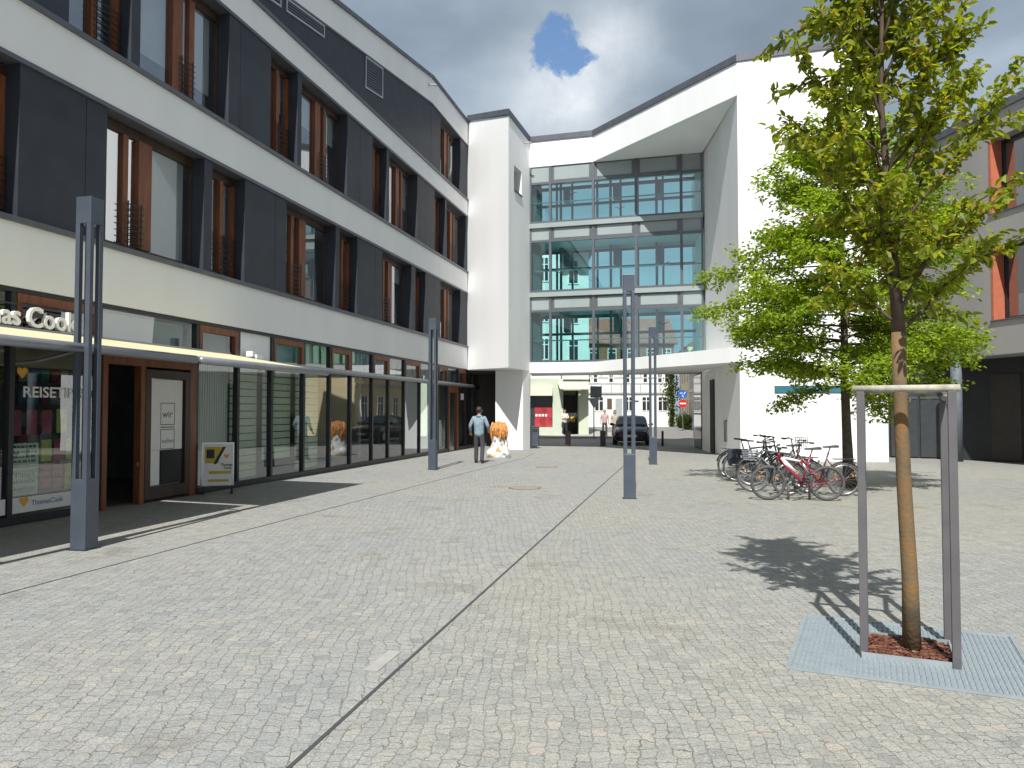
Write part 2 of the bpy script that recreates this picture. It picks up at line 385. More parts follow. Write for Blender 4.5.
floor_row(1, W1, 4.555, lambda s: 6.885, [-4.6, 1.51, 7.53, 13.63, 19.4])
floor_row(2, W2, 7.885, lambda s: 10.325, [-.1, 5.98, 12.4, 18.4])
floor_row(3, W3, 11.135, lambda s: head3(s) - .06, [3.0, 19.0])
# louvred vents of the top floor
for a, b, drop in ((12.72, 14.1, .95), (7.9, 9.97, .30), (5.4, 7.66, .30)):
    ft = lambda s: head3(s) - .075
    m = MB()
    F.box(m, a, b, -.018, .012, ft(a) - drop - .05, ft(a) - drop, ft(b) - drop - .05, ft(b) - drop)
    F.box(m, a, b, -.018, .012, ft(a) - .05, ft(a), ft(b) - .05, ft(b))
    F.box(m, a, a + .05, -.018, .013, ft(a) - drop, ft(a) - .05); F.box(m, b - .05, b, -.018, .013, ft(b) - drop, ft(b) - .05)
    v = m.build('vent_grille', M['steel'], off)
    m = MB(); F.box(m, a + .05, b - .05, -.019, -.012, ft(a) - drop, ft(a) - .05, ft(b) - drop, ft(b) - .05); m.build('backing', M['interior_dark'], v)
    m = MB(); n = max(4, int(drop / .085))
    for i in range(n):
        o_ = drop * (i + .5) / n
        F.box(m, a + .05, b - .05, -.012, .004, ft(a) - .05 - o_ * .93 - .02, ft(a) - .05 - o_ * .93 + .012, ft(b) - .05 - o_ * .93 - .02, ft(b) - .05 - o_ * .93 + .012)
    m.build('slat', M['metal'], v)
# little roof overflow spout
m = MB(); m.tube([F.p(18.6, -.02, 14.12), F.p(18.6, .32, 14.10)], .035, 8); m.build('roof_spout', M['steel'], off)

# ---- ground floor shops
GZ = 2.72
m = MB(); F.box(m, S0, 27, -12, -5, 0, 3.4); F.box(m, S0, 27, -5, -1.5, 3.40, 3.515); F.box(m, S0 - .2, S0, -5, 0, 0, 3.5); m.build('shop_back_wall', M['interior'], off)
m = MB(); F.box(m, S0, 27, -5, -.2, .006, .02); m.build('shop_floor', M['interior_floor'], off)
for s in (7.52, 13.6, 19.0):
    m = MB(); F.box(m, s - .08, s + .08, -5, -.5, .02, 3.4); m.build('shop_partition', M['interior'], off)
posts = [-11, -9.5, -8, -6.5, -4.9, -3.4, -2.1, -1.25, .2, 1.94, 4.62, 6.1, 7.52, 9.1, 10.6, 11.95, 13.55, 14.9, 16.35, 17.95, 19.2, 20.1, 21.3, 22.78, 23.95, 25.2, 26.6]
for s in posts:
    m = MB(); F.box(m, s - .045, s + .045, -.17, -.045, .13, 3.45); m.build('shopfront_post', M['darkmetal'], off)
m = MB(); F.box(m, S0, 1.94, -.18, -.04, .004, .13); F.box(m, 4.62, 21.3, -.18, -.04, .004, .13); F.box(m, 22.78, 26.9, -.18, -.04, .004, .13); m.build('shopfront_plinth', M['darkmetal'], off)
m = MB(); F.box(m, S0, 26.9, -.172, -.05, GZ, GZ + .13); F.box(m, S0, 26.9, -.172, -.03, 3.45, 3.515); m.build('shopfront_rail', M['darkmetal'], off)
TIM = {.2, 4.62, 7.52, 10.6, 13.55, 16.35, 20.1, 22.78}
for a, b in zip(posts[:-1], posts[1:]):
    if a != 1.94 and a != 21.3:
        m = MB(); F.pane(m, a + .05, b - .05, -.10, .12, GZ + .01); w = m.build('shop_window', M['shop_glass'], off)
    m = MB()
    if a == 6.1:
        F.box(m, a + .055, b - .055, -.12, -.09, GZ + .13, 3.45); m.build('transom_panel', M['white'], off)
        continue
    F.pane(m, a + .05, b - .05, -.105, GZ + .1, 3.46); t = m.build('transom_pane', M['shop_glass'], off)
    if round(a, 2) in TIM:
        m = MB(); F.box(m, a + .056, b - .056, -.12, -.035, 3.31, 3.445); F.box(m, a + .056, a + .15, -.12, -.035, GZ + .131, 3.31); F.box(m, b - .17, b - .056, -.12, -.035, GZ + .131, 3.31)
        m.build('timber_frame', M['wood'], t)
# pale translucent screens behind the transoms and some windows
def slat_blind(a, b, z0, z1, d, pitch, col, nm='blind', vertical=False):
    m = MB()
    if vertical:
        x = a
        while x < b: F.box(m, x, x + pitch * .72, d - .004, d + .004, z0, z1); x += pitch
    else:
        z = z0
        while z < z1: F.box(m, a, b, d - .01, d + .01, z, z + pitch * .86); z += pitch
    return m.build(nm, col, off)
M['blind_beige'] = mat('beige_blind', (.62, .60, .48), .8, var=.06); M['blind_grey'] = mat('grey_vertical_blind', (.5, .5, .5), .8, var=.06)
M['transom_back'] = mat('transom_backing', (.34, .37, .38), .8, var=.08, scale=1)
m = MB()
for a, b in zip(posts[:-1], posts[1:]):
    if a > 1.5 and a != 6.1: F.box(m, a + .08, b - .08, -.36, -.34, GZ + .16, 3.42)
m.build('transom_screen', M['transom_back'], off)
slat_blind(4.68, 6.04, .16, 2.68, -.32, .085, M['blind_grey'], vertical=True)
slat_blind(6.2, 7.3, .16, 2.66, -.34, .17, M['blind_beige']); slat_blind(7.66, 9.0, .5, 2.66, -.40, .17, M['blind_beige']); slat_blind(9.2, 10.45, .16, 2.66, -.36, .17, M['blind_beige'])
# entrance of the travel shop
m = MB()
F.box(m, 1.99, 4.57, -.16, -.02, 2.50, 2.70); F.box(m, 1.995, 2.11, -.16, -.02, 0.004, 2.5); F.box(m, 4.36, 4.56, -.16, -.02, 0.004, 2.5); F.box(m, 2.93, 3.05, -.16, -.02, .004, 2.5)
dr = m.build('shop_door', M['wood'], off)
m = MB(); F.box(m, 3.053, 3.2, -.13, -.01, .06, 2.45); F.box(m, 4.2, 4.357, -.13, -.01, .06, 2.45); F.box(m, 3.2, 4.2, -.13, -.01, .06, .28); F.box(m, 3.2, 4.2, -.13, -.01, 2.3, 2.45); lf = m.build('door_leaf', M['wood_dark'], dr)
m = MB(); F.pane(m, 3.2, 4.2, -.07, .27, 2.31); m.build('door_pane', M['shop_glass'], dr)
m = MB(); F.box(m, 3.24, 4.16, -.062, -.056, .95, 2.28); F.box(m, 3.24, 3.5, -.062, -.056, .30, .945); m.build('door_poster', M['white'], dr)
m = MB()
def outline(m, a, b, z0, z1, d, t=.012):
    F.box(m, a, b, d, d + .002, z0, z0 + t); F.box(m, a, b, d, d + .002, z1 - t, z1); F.box(m, a, a + t, d, d + .002, z0 + t, z1 - t); F.box(m, b - t, b, d, d + .002, z0 + t, z1 - t)
outline(m, 3.52, 3.93, 1.42, 1.84, -.055); outline(m, 3.52, 3.93, .96, 1.34, -.055)
text_on(m, F, 'wir', 3.57, -.054, 1.56, .2, width=.3); text_on(m, F, 'suchen', 3.56, -.054, 1.08, .12, width=.34); F.box(m, 3.52, 3.93, -.055, -.053, 1.37, 1.385)
m.build('poster_print', M['black'], dr)
m = MB(); F.box(m, 3.55, 4.16, -.062, -.056, .30, .945); m.build('dark_notice', M['interior_dark'], dr)
# shelving with brochures seen through the open half of the entrance
m = MB()
for i in range(6): F.box(m, 1.7, 3.3, -1.6, -1.2, .25 + i * .38, .28 + i * .38)
F.box(m, 1.7, 3.3, -1.62, -1.58, .02, 2.3); sh = m.build('brochure_shelf', M['interior_dark'], off)
PC = [mat('brochure_' + n, c, .6) for n, c in (('blue', (.05, .1, .25)), ('cream', (.4, .36, .28)), ('red', (.3, .03, .04)), ('teal', (.05, .2, .2)))]
for k, pm in enumerate(PC):
    m = MB()
    for i in range(6):
        for j in range(7):
            if (i * 3 + j * 5 + k) % 4 == 0: F.box(m, 1.75 + j * .22, 1.92 + j * .22, -1.5, -1.46, .281 + i * .38, .52 + i * .38)
    m.build('brochure_stack', pm, sh)
# travel shop window decoration
m = MB(); text_on(m, F, 'REISETIPPS', .43, -.094, 1.90, .23, .002, .004, width=1.28); m.build('window_lettering', M['white'], off)
M['heart'] = mat('golden_heart_emblem', (.75, .36, .04), .5); M['posterpink'] = mat('crimson_poster', (.33, .03, .08), .6, var=.25, scale=8)
M['posterlime'] = mat('lime_poster', (.42, .40, .05), .6, var=.3, scale=8); M['postermint'] = mat('mint_poster', (.55, .66, .56), .6, var=.06); M['posterrose'] = mat('rose_poster', (.42, .12, .16), .6, var=.25, scale=6)
def heart(m, s, d, z, r):
    pts = []
    for i in range(24):
        t = 2 * math.pi * i / 24
        pts.append(F.p(s + r * .95 * math.sin(t) ** 3, d, z + r / 16 * (13 * math.cos(t) - 5 * math.cos(2 * t) - 2 * math.cos(3 * t) - math.cos(4 * t))))
    m.add(pts, [tuple(range(24))])
m = MB(); heart(m, .42, -.094, 2.27, .10); m.build('heart_emblem', M['heart'], off)
def poster(a, b, z0, z1, mt, d=-.16): 
    m = MB(); F.box(m, a, b, d, d + .008, z0, z1); return m.build('poster', mt, off)
for i in range(3): poster(.28 + i * .29, .48 + i * .29, 1.32, 1.70, M['posterpink'])
poster(1.15, 1.36, 1.34, 1.72, M['posterlime'])
for i in range(3): poster(.86 + i * .25, 1.06 + i * .25, .90, 1.24, M['posterlime'] if i != 1 else M['posterpink'])
for i in range(3): poster(.84 + i * .25, 1.05 + i * .25, .44, .84, M['posterrose'] if i != 2 else M['posterlime'])
p = poster(.30, .80, .86, 1.2, M['postermint'], -.15); p2 = poster(.30, .80, .42, .84, M['postermint'], -.15)
m = MB()
for t, z, h in (('Tipps', .70, .085), ('aktuelle', .60, .085), ('Angebote', .49, .085)):
    text_on(m, F, t, .34, -.141, z, h, 0, .001, width=.40)
for z in (1.13, 1.05, .98, .91):
    x_ = .34
    while x_ < .72: w_ = random.uniform(.03, .09); F.box(m, x_, min(.76, x_ + w_), -.142, -.140, z, z + .035); x_ += w_ + .02
m.build('poster_print', M['black'], p)
for a_, b_ in ((-1.19, .14), (4.68, 4.78), (.26, 1.88)):
    m = MB(); F.box(m, a_, b_, -.07, -.062, .17, .40); st = m.build('window_strip', M['white'], off)
m = MB(); heart(m, .46, -.058, .335, .085); m.build('heart_emblem', M['heart'], st)
m = MB(); text_on(m, F, 'ThomasCook', .60, -.060, .26, .11, 0, .001); m.build('strip_print', PC[0], st)
# shop name letters above the awning
m = MB(); text_on(m, F, 'Thomas Cook', -1.17, .10, 2.945, .43, .03, .006, width=2.42); m.build('shop_sign_lettering', M['white'], off)
m = MB()
for z in (3.0, 3.25): F.box(m, -1.5, 1.3, .03, .05, z, z + .025)
for s in (-1.3, -.4, .4, 1.2): F.box(m, s, s + .025, -.03, .05, 3.02, 3.05)
m.build('sign_rail', M['darkmetal'], off)
# blue-white back office bits
m = MB(); F.box(m, .1, 1.2, -4.9, -4.86, 1.5, 2.6); m.build('wall_display', PC[3], off)
# awnings
def awning(a, b, gap):
    m = MB(); za, zb = 2.89, 2.51
    d0, d1 = .12, 2.33 - gap
    zz = za + (zb - za) * (d1 - d0) / (2.33 - d0)
    pts = [F.p(a, d0, za), F.p(b, d0, za), F.p(b, d1, zz), F.p(a, d1, zz)]
    lo = [(p[0], p[1], p[2] - .012) for p in pts]
    m.hexa(lo + pts); aw = m.build('awning', M['awning'], off)
    m = MB(); m.tube([F.p(a - .02, 2.36, 2.47), F.p(b + .02, 2.36, 2.47)], .062, 12); m.build('front_bar', M['awning_bar'], aw, True)
    m = MB(); F.box(m, a, b, -.03, .15, 2.80, 2.92); m.build('cassette', M['awning_bar'], aw)
    m = MB()
    for s in (a + .5, b - .5):
        m.tube([F.p(s, .1, 2.70), F.p(s + .28, 1.2, 2.56), F.p(s, 2.3, 2.46)], .03, 6)
    m.build('folding_arm', M['steel'], aw)
awning(1.25, 5.48, 0); awning(-4.6, 1.10, .26)
m = MB(); F.box(m, 5.62, 24.5, -.03, .17, 2.70, 2.84); F.box(m, 5.62, 24.5, .17, .22, 2.72, 2.80); m.build('awning_cassette', M['awning_bar'], off, bevel=.02)
m = MB(); F.box(m, 6.3, 6.42, .0, .16, 2.90, 3.02); F.box(m, 6.42, 6.68, .06, .2, 2.86, 2.95); m.build('wall_floodlight', M['white'], off)
# second shop entrance at the far end
m = MB(); F.box(m, 21.36, 22.72, -.16, -.03, 2.45, 2.70); F.box(m, 21.36, 21.5, -.16, -.03, .004, 2.45); F.box(m, 22.5, 22.72, -.16, -.03, .004, 2.45); dr = m.build('shop_door', M['wood'], off)
m = MB(); F.pane(m, 21.5, 22.5, -.09, .02, 2.45); m.build('door_pane', M['shop_glass'], dr)
m = MB(); F.box(m, 21.55, 22.2, -.3, -.28, .5, 1.3); F.box(m, 20.2, 21.2, -.3, -.28, .2, 1.3); m.build('window_film', M['white'], off)
m = MB(); F.box(m, 23.1, 23.3, -.05, .03, 2.15, 2.42); m.build('house_number_plate', M['white'], off)

# ------------------------------------------------------------------ lamps
def lamp_post():
    r = thing('square_light_column', 'x', 'street lamp', (0, 0, 0), 'square steel light columns on the square')
    w = .218; b = .062
    m = MB(); m.box((0, 0, .43), (w, w, .86)); m.build('column_base', M['lamp'], r, bevel=.006)
    for sx in (-1, 1):
        for sy in (-1, 1):
            m = MB(); m.box((sx * (w - b) / 2, sy * (w - b) / 2, (.86 + 4.0) / 2), (b, b, 4.0 - .86)); m.build('corner_bar', M['lamp'], r, bevel=.004)
    m = MB(); m.box((0, 0, 4.165), (w, w, .33)); m.build('column_cap', M['lamp'], r, bevel=.006)
    m = MB(); m.box((0, 0, .004), (w + .05, w + .05, .008)); m.build('foot_plate', M['darkmetal'], r)
    return r
LP = [((-5.245, 9.62), 'nearest light column, tall and blue-grey, in front of the travel shop entrance'),
      ((-2.26, 22.36), 'blue-grey light column close to the far shop windows, beside the walking man'),
      ((2.27, 15.12), 'blue-grey light column standing alone in mid square on the drain line'),
      ((4.44, 24.6), 'blue-grey light column further back, in front of the car and passage')]
l0 = lamp_post()
for i, (p, lb) in enumerate(LP):
    o = l0 if i == 0 else copy_tree(l0)
    o.location = (p[0], p[1], 0); o.rotation_euler = (0, 0, R(-13)); o['label'] = lb
    if i >= 2: o.rotation_euler = (0, 0, R(-4))

# ------------------------------------------------------------------ drains, manholes
def strip(name, label, pts, w, mt, cat, h=.004):
    m = MB()
    for a, b in zip(pts[:-1], pts[1:]):
        d = (Vector(b) - Vector(a)).normalized(); n = Vector((-d.y, d.x)) * w / 2
        m.prism([(a[0] + n.x, a[1] + n.y), (a[0] - n.x, a[1] - n.y), (b[0] - n.x, b[1] - n.y), (b[0] + n.x, b[1] + n.y)], .0005, h)
    return tag(m.build(name, mt), label, cat)
M['drain'] = mat('drain_slot_metal', (.07, .07, .07), .7, .2)
sd, cd = math.sin(R(12.5)), math.cos(R(12.5))
strip('slot_drain', 'narrow dark slot drain running down the middle of the square', [(-1.06 - 8 * .2215, 3.77 - 8 * .975), (-1.06, 3.77), (-.12, 8.02), (2.46, 19.64), (4.3, 27.9)], .024, M['drain'], 'drain')
strip('slot_drain', 'narrow dark slot drain parallel to the shop fronts', [(-7.4, -4), (-4.71, 7.24), (-4.02, 10.11), (-2.84, 14.84), (-1.16, 21.54), (.4, 27.6), (.9, 31)], .022, M['drain'], 'drain')
fr = Frame((-.845, 5.13), (-.57, 6.3), 1)
m = MB(); fr.box(m, 0, .42, -.13, -.03, .001, .005); tag(m.build('inspection_cover', mat('pale_stone_cover', (.33, .325, .30), .8, var=.1)), 'small stone inspection cover beside the middle drain', 'cover')
for x, y, r_, lb in ((.28, 17.12, .37, 'round rusty manhole cover in the setts, the nearer one'), (1.05, 23.43, .34, 'round manhole cover in the setts, the farther one')):
    t = thing('manhole_cover', lb, 'manhole', (x, y, 0), 'manhole covers in the paving')
    m = MB(); m.torus((x, y, .002), r_ - .03, .03, 'Z', 40, 6, sy=.15); m.build('cover_ring', mat('rusty_iron', (.17, .10, .06), .8), t)
    m = MB(); m.lathe((x, y, .0), [(r_ - .06, .001), (r_ - .06, .006)], 40); m.build('cover_plate', mat('cast_iron_concrete', (.24, .225, .20), .8, var=.2, scale=14), t)

# ------------------------------------------------------------------ centre building (tower, glazed bridge, wing)
T0 = (-1.98, 34.7); T1 = (-.14, 31.5); T2 = (.79, 34.36); G0 = T2; K = (3.52, 33.56); GE = (7.97, 32.26); W0 = (7.72, 26.4); WR = (12.36, 25.65)
RB0 = (.95, 37.4); RB1 = (8.42, 35.3)
ctr = thing('bridge_building', 'white plastered building with three glazed bridge storeys over the passage and slanted roof edges', 'building', (6, 33, 0))
tw = MB(); tw.prism([T0, T1, T2, RB0, (-1, 39), (-3.2, 37)], [3.5, 3.43, 3.43, 3.43, 3.43, 3.5], [14.72, 13.75, 13.62, 13.3, 14, 14.7])
to = tw.build('tower_wall', M['plaster'], ctr)
SF = Frame(T1, T2, 1)
cut = MB(); SF.box(cut, .72, 1.78, -.45, .3, 10.88, 11.92); co = cut.build('cutter', M['plaster'], ctr)
bo = to.modifiers.new('b', 'BOOLEAN'); bo.object = co; bo.operation = 'DIFFERENCE'; bo.solver = 'EXACT'
dg = bpy.context.evaluated_depsgraph_get(); me = bpy.data.meshes.new_from_object(to.evaluated_get(dg)); to.modifiers.clear(); to.data = me
bpy.data.objects.remove(co)
m = MB(); SF.box(m, .722, 1.778, -.40, -.34, 10.885, 10.95); SF.box(m, .722, 1.778, -.40, -.34, 11.85, 11.915); SF.box(m, .722, .79, -.40, -.34, 10.95, 11.85); SF.box(m, 1.71, 1.778, -.40, -.34, 10.95, 11.85); wn = m.build('window', M['wood'], ctr)
m = MB(); SF.pane(m, .78, 1.72, -.37, 10.94, 11.86); m.build('pane', M['glass'], wn)
m = MB(); SF.box(m, .70, 1.80, -.33, .05, 10.84, 10.882); m.build('sill', M['metal'], wn)
m = MB(); SF.box(m, .73, 1.77, -.448, -.43, 10.9, 11.9); m.build('backing', M['interior_dark'], wn)
m = MB(); m.tube([SF.p(2.1, -.02, 13.30), SF.p(2.1, .34, 13.28)], .035, 8); m.build('roof_spout', M['steel'], ctr)
def cope(path, zs, h=.24, dp=.05, back=.45):
    ps = [Vector(p) for p in path]; ns = []
    for a, b in zip(ps[:-1], ps[1:]):
        u = (b - a).normalized(); ns.append(Vector((u.y, -u.x)))
    of = []
    for i, p in enumerate(ps):
        if i == 0: n = ns[0]
        elif i == len(ps) - 1: n = ns[-1]
        else: n = (ns[i - 1] + ns[i]) / (1 + ns[i - 1].dot(ns[i]))
        of.append(n)
    m = MB()
    for i in range(len(ps) - 1):
        o0, o1 = ps[i] + of[i] * dp, ps[i + 1] + of[i + 1] * dp; b0, b1 = ps[i] - of[i] * back, ps[i + 1] - of[i + 1] * back
        m.hexa([(o0.x, o0.y, zs[i]), (o1.x, o1.y, zs[i + 1]), (b1.x, b1.y, zs[i + 1]), (b0.x, b0.y, zs[i]), (o0.x, o0.y, zs[i] + h), (o1.x, o1.y, zs[i + 1] + h), (b1.x, b1.y, zs[i + 1] + h), (b0.x, b0.y, zs[i] + h)])
    return m.build('roof_coping', M['metal'], ctr)
def coping(fr, s0, s1, z0, z1, h=.24, dp=.06, nm='roof_coping'):
    m = MB(); fr.box(m, s0, s1, -.4, dp, z0, z0 + h, z1, z1 + h); return m.build(nm, M['metal'], ctr)
TF = Frame(T0, T1, 1); cope([T0, T1, T2], [14.72, 13.75, 13.62])
# ground floor of the tower: pier, dark recess
m = MB(); m.prism([(-.72, 33.93), (.47, 33.58), (.79, 34.358), (.88, 37.38), (-.62, 37.4)], 0, 3.43); m.build('ground_pier', M['plaster'], ctr)
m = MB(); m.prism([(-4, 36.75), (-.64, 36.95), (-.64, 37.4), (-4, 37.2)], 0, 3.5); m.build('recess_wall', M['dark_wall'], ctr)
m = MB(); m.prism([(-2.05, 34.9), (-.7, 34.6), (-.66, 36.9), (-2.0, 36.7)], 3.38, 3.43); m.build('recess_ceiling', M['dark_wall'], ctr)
# bridge floor slab
m = MB(); m.prism([G0, K, W0, GE, RB1, RB0], 3.34, [3.80, 3.78, 3.86, 3.80, 3.80, 3.80]); m.build('bridge_slab', M['plaster'], ctr)
# parapet with slanted soffit
m = MB(); m.prism([G0, K, W0, GE, RB1, RB0], [12.49, 12.495, 12.50, 12.49, 12.49, 12.49], [13.62, 13.63, 13.66, 13.9, 13.6, 13.3]); m.build('bridge_parapet', M['plaster'], ctr)
A = Frame(G0, K, 1); B_ = Frame(K, W0, 1); cope([G0, K, W0, WR], [13.62, 13.63, 13.66, 14.0])
# wing
wing = [W0, WR, (14.0, 31.0), (13.5, 37.0), (8.45, 36.4), (8.02, 32.16)]
m = MB(); m.prism(wing, 0, [13.66, 14.0, 13.9, 13.7, 13.6, 13.8]); wg = m.build('wing_wall', M['plaster'], ctr)
WF = Frame(W0, WR, 1)
GS = Frame(GE, W0, 1)
m = MB(); GS.box(m, 3.53, 3.86, -.01, .03, .55, 1.33); m.build('wall_plaque', M['metal'], ctr)
m = MB(); GS.box(m, 1.05, 1.75, -.02, .012, .004, 2.9); m.build('side_door', M['interior_dark'], ctr)
m = MB(); WF.box(m, 1.12, 3.36, -.02, .012, 2.26, 2.52); w = m.build('strip_window', M['metal'], ctr)
M['blue_glass'] = mat('blue_strip_glass', (.04, .16, .22), .1, var=.2, scale=2)
m = MB(); WF.box(m, 1.16, 3.32, -.01, .016, 2.29, 2.49); m.build('pane', M['blue_glass'], w)
# passage side wall: glazed stair bay
PF = Frame((8.45, 36.4), (8.02, 32.16), 1)
m = MB(); PF.box(m, .4, 2.9, -.02, .02, .0, 3.33); w = m.build('stair_window', M['darkmetal'], ctr)
m = MB(); PF.box(m, .5, 2.8, -.01, .03, .12, 1.5); PF.box(m, .5, 2.8, -.01, .03, 1.58, 3.25); m.build('pane', mat('black_stair_glass', (.015, .02, .022), .05, spec=.8), w)
# glazing
GF = Frame(G0, GE, 1); RF = Frame(RB0, RB1, 1); LG = GF.L
cols = [0, .92, 2.84, 4.69, 6.58, LG - .02]
base = [3.80, 6.90, 9.96]
fr_ = MB()
for i, s in enumerate(cols):
    w = .055 if i not in (0, 5) else .07
    GF.box(fr_, s - (w if i else 0), s + (w if i < 5 else 0), -.16, -.01, 3.8, 12.48)
for b in base:
    hh = 2.24 if b < 9 else 1.76
    GF.box(fr_, 0, LG, -.155, -.012, b, b + .08); GF.box(fr_, 0, LG, -.155, -.012, b + hh - .03, b + hh + .07)
fr_.build('glazing_frame', M['teal_frame'], ctr)
led = MB()
for b in base[1:]: GF.box(led, 0, LG, -.2, .07, b - .22, b - .02)
led.build('storey_ledge', M['spandrel'], ctr)
for b in base:
    hh = 2.24 if b < 9 else 1.76
    for i in range(5):
        a, c = cols[i], cols[i + 1]
        m = MB(); GF.pane(m, a + .02, c - .02, -.08, b + .06, b + hh); m.build('window', M['teal_glass'], ctr)
        z0, z1 = b + hh + .07, b + (2.86 if b < 9 else 2.52)
        m = MB(); GF.box(m, a + .03, c - .03, -.12, -.05, z0, z1); sp = m.build('spandrel_panel', M['spandrel'] if i in (0, 4) else M['teal_frame'], ctr)
        if i in (1, 2, 3):
            m = MB(); GF.box(m, a + .18, c - .18, -.06, -.044, z0 + .07, z1 - .06); m.build('infill', M['spandrel'], sp)
# corridor interior
m = MB()
for b in (6.9, 9.96): m.prism([GF.p(.02, -.25, 0)[:2], GF.p(LG - .02, -.25, 0)[:2], RB1, RB0], b - .62, b + .0)
m.build('corridor_slab', M['bridge_in'], ctr)
rf = MB(); rp = MB()
rc = [0, 1.25, 2.0, 3.2, 4.3, 5.1, 6.25, RF.L - .02]
for i, s in enumerate(rc): RF.box(rf, s - (.045 if i else 0), s + .045, -.05, .05, 3.8, 12.48)
for b in base:
    RF.box(rf, 0, RF.L, -.06, .06, b + 1.45, b + 1.56); RF.box(rf, 0, RF.L, -.06, .06, b + .0, b + .10); RF.box(rf, 0, RF.L, -.06, .06, b + 2.25, b + 2.4)
    for s in (1.8, 4.15, 6.1): RF.box(rf, s - .14, s + .14, .1, .45, b + 1.56, b + 2.25)
    RF.pane(rp, .04, RF.L - .04, 0, b + .1, b + 2.2)
ro = rf.build('rear_frame', M['rear_frame'], ctr); rp.build('rear_pane', M['rear_glass'], ctr)
m = MB()
for b in base[1:]: RF.box(m, 0, RF.L, -.1, .08, b - .70, b + .0)
m.build('rear_spandrel', M['bridge_in'], ctr)
m = MB()
for s in (1.55, 3.9, 6.0): m.tube([RF.p(s, .5, 3.8), RF.p(s, .5, 12.48)], .06, 12)
m.build('corridor_column', M['rear_frame'], ctr, True)
m = MB()
for b in base: m.prism([GF.p(.04, -.3, 0)[:2], GF.p(.36, -.5, 0)[:2], (RB0[0] + .5, RB0[1] - .4), (RB0[0] + .1, RB0[1] - .1)], b + .02, b + 2.2)
m.build('corridor_door_wall', mat('dark_teal_wall', (.035, .07, .075), .7), ctr)
m = MB()
for b in base:
    GF.box(m, .1, LG - .1, -.35, -.31, b + .95, b + 1.0)
m.build('handrail', M['rear_frame'], ctr)
# bird silhouettes stuck to the glass
def bird(s, z, w):
    m = MB(); prof = [(-1, .25), (-.6, .42), (-.25, .15), (0, -.12), (.25, .15), (.6, .42), (1, .25), (.55, .2), (.25, -.08), (0, -.42), (-.25, -.08), (-.55, .2)]
    m.add([GF.p(s + a * w, -.072, z + h * w * .55) for a, h in prof], [tuple(range(12))]); m.build('bird_sticker', M['black'], ctr)
for s, z, w in ((1.85, 11.18, .3), (4.0, 10.4, .24), (1.35, 7.75, .28), (5.85, 7.9, .3), (4.05, 4.6, .28), (5.8, 5.35, .28), (2.15, 7.9, .22)): bird(s, z, w)

# ------------------------------------------------------------------ right building
rgt = thing('corner_building', 'grey plastered building on the right with orange window jambs and dark recessed ground floor', 'building', (17, 22, 0))
r0 = (14.79, 25.93); ru = Vector((-.147, 1)).normalized()
def rp_(k): return (r0[0] + ru.x * k, r0[1] + ru.y * k)
Q = Frame(rp_(8), rp_(-22), 1)      # traversed far -> near, outward faces the square
def sQ(s): return 8 - s
zones = [(3.42, 4.50), (6.82, 7.84), (10.18, 10.98)]
for z0, z1 in zones:
    m = MB(); Q.box(m, 0, Q.L, -1.2, 0, z0, z1); m.build('facade_band', M['plaster_grey'], rgt)
WQ = [(9.6, 12.7), (14.6, 17.7), (19.6, 22.7), (24.6, 27.7)]
for z0, z1 in ((4.5, 6.82), (7.84, 10.18)):
    e = [0] + [x for a in WQ for x in a] + [Q.L]
    for i in range(0, len(e), 2):
        m = MB(); Q.box(m, e[i], e[i + 1], -1.2, -.001, z0, z1); m.build('facade_pier', M['plaster_grey'], rgt)
    for a, b in WQ:
        w = MB(); Q.box(w, a + .1, b, -.46, -.38, z1 - .1, z1 - .002); Q.box(w, a + .1, b, -.46, -.38, z0 + .002, z0 + .1); Q.box(w, a + .1, a + .2, -.46, -.38, z0 + .1, z1 - .1); Q.box(w, b - .1, b - .01, -.46, -.38, z0 + .1, z1 - .1); Q.box(w, a + 1.4, a + 1.5, -.46, -.38, z0 + .1, z1 - .1)
        wo = w.build('window', M['darkmetal'], rgt)
        m = MB(); Q.pane(m, a + .1, b - .02, -.42, z0 + .02, z1 - .02); m.build('pane', M['glass'], wo)
        m = MB(); Q.box(m, a + .002, a + .10, -.5, .006, z0 + .002, z1 - .002); m.build('jamb', M['orange'], wo)
        m = MB(); Q.box(m, a - .02, b + .02, -.37, .05, z0 - .03, z0 + .001); m.build('sill', M['metal'], wo)
        m = MB(); Q.box(m, a + .4, b - .1, -.62, -.6, z0 + .1, z0 + .8); m.build('blind', M['blind'], wo)
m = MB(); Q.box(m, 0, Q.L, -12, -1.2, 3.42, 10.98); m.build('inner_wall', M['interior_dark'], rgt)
m = MB(); Q.box(m, -.05, Q.L, -12, .07, 10.98, 11.22); m.build('roof', M['metal'], rgt)
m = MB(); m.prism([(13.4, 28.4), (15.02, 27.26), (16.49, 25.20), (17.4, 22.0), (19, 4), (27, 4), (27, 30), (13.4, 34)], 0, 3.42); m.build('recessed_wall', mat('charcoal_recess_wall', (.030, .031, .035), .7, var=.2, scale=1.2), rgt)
rec = Frame((13.58, 28.2), (15.02, 27.26), 1); rec2 = Frame((15.02, 27.26), (16.49, 25.20), 1)
m = MB(); rec.box(m, .1, .95, -.02, .03, .05, 2.6); rec.box(m, 1.05, 1.7, -.02, .03, .05, 2.6); w = m.build('recess_door', mat('slate_door', (.045, .05, .056), .4), rgt)
m = MB(); rec.box(m, .1, .95, .0, .05, 2.1, 2.18); rec.box(m, 1.05, 1.7, .0, .05, 2.1, 2.18); m.build('door_rail', M['metal'], w)
m = MB(); rec2.box(m, 1.6, 2.5, -.02, .03, .05, 2.9); rec2.box(m, 1.6, 2.5, .03, .05, .9, .98); m.build('timber_gate', mat('brown_gate', (.05, .042, .036), .7), rgt)
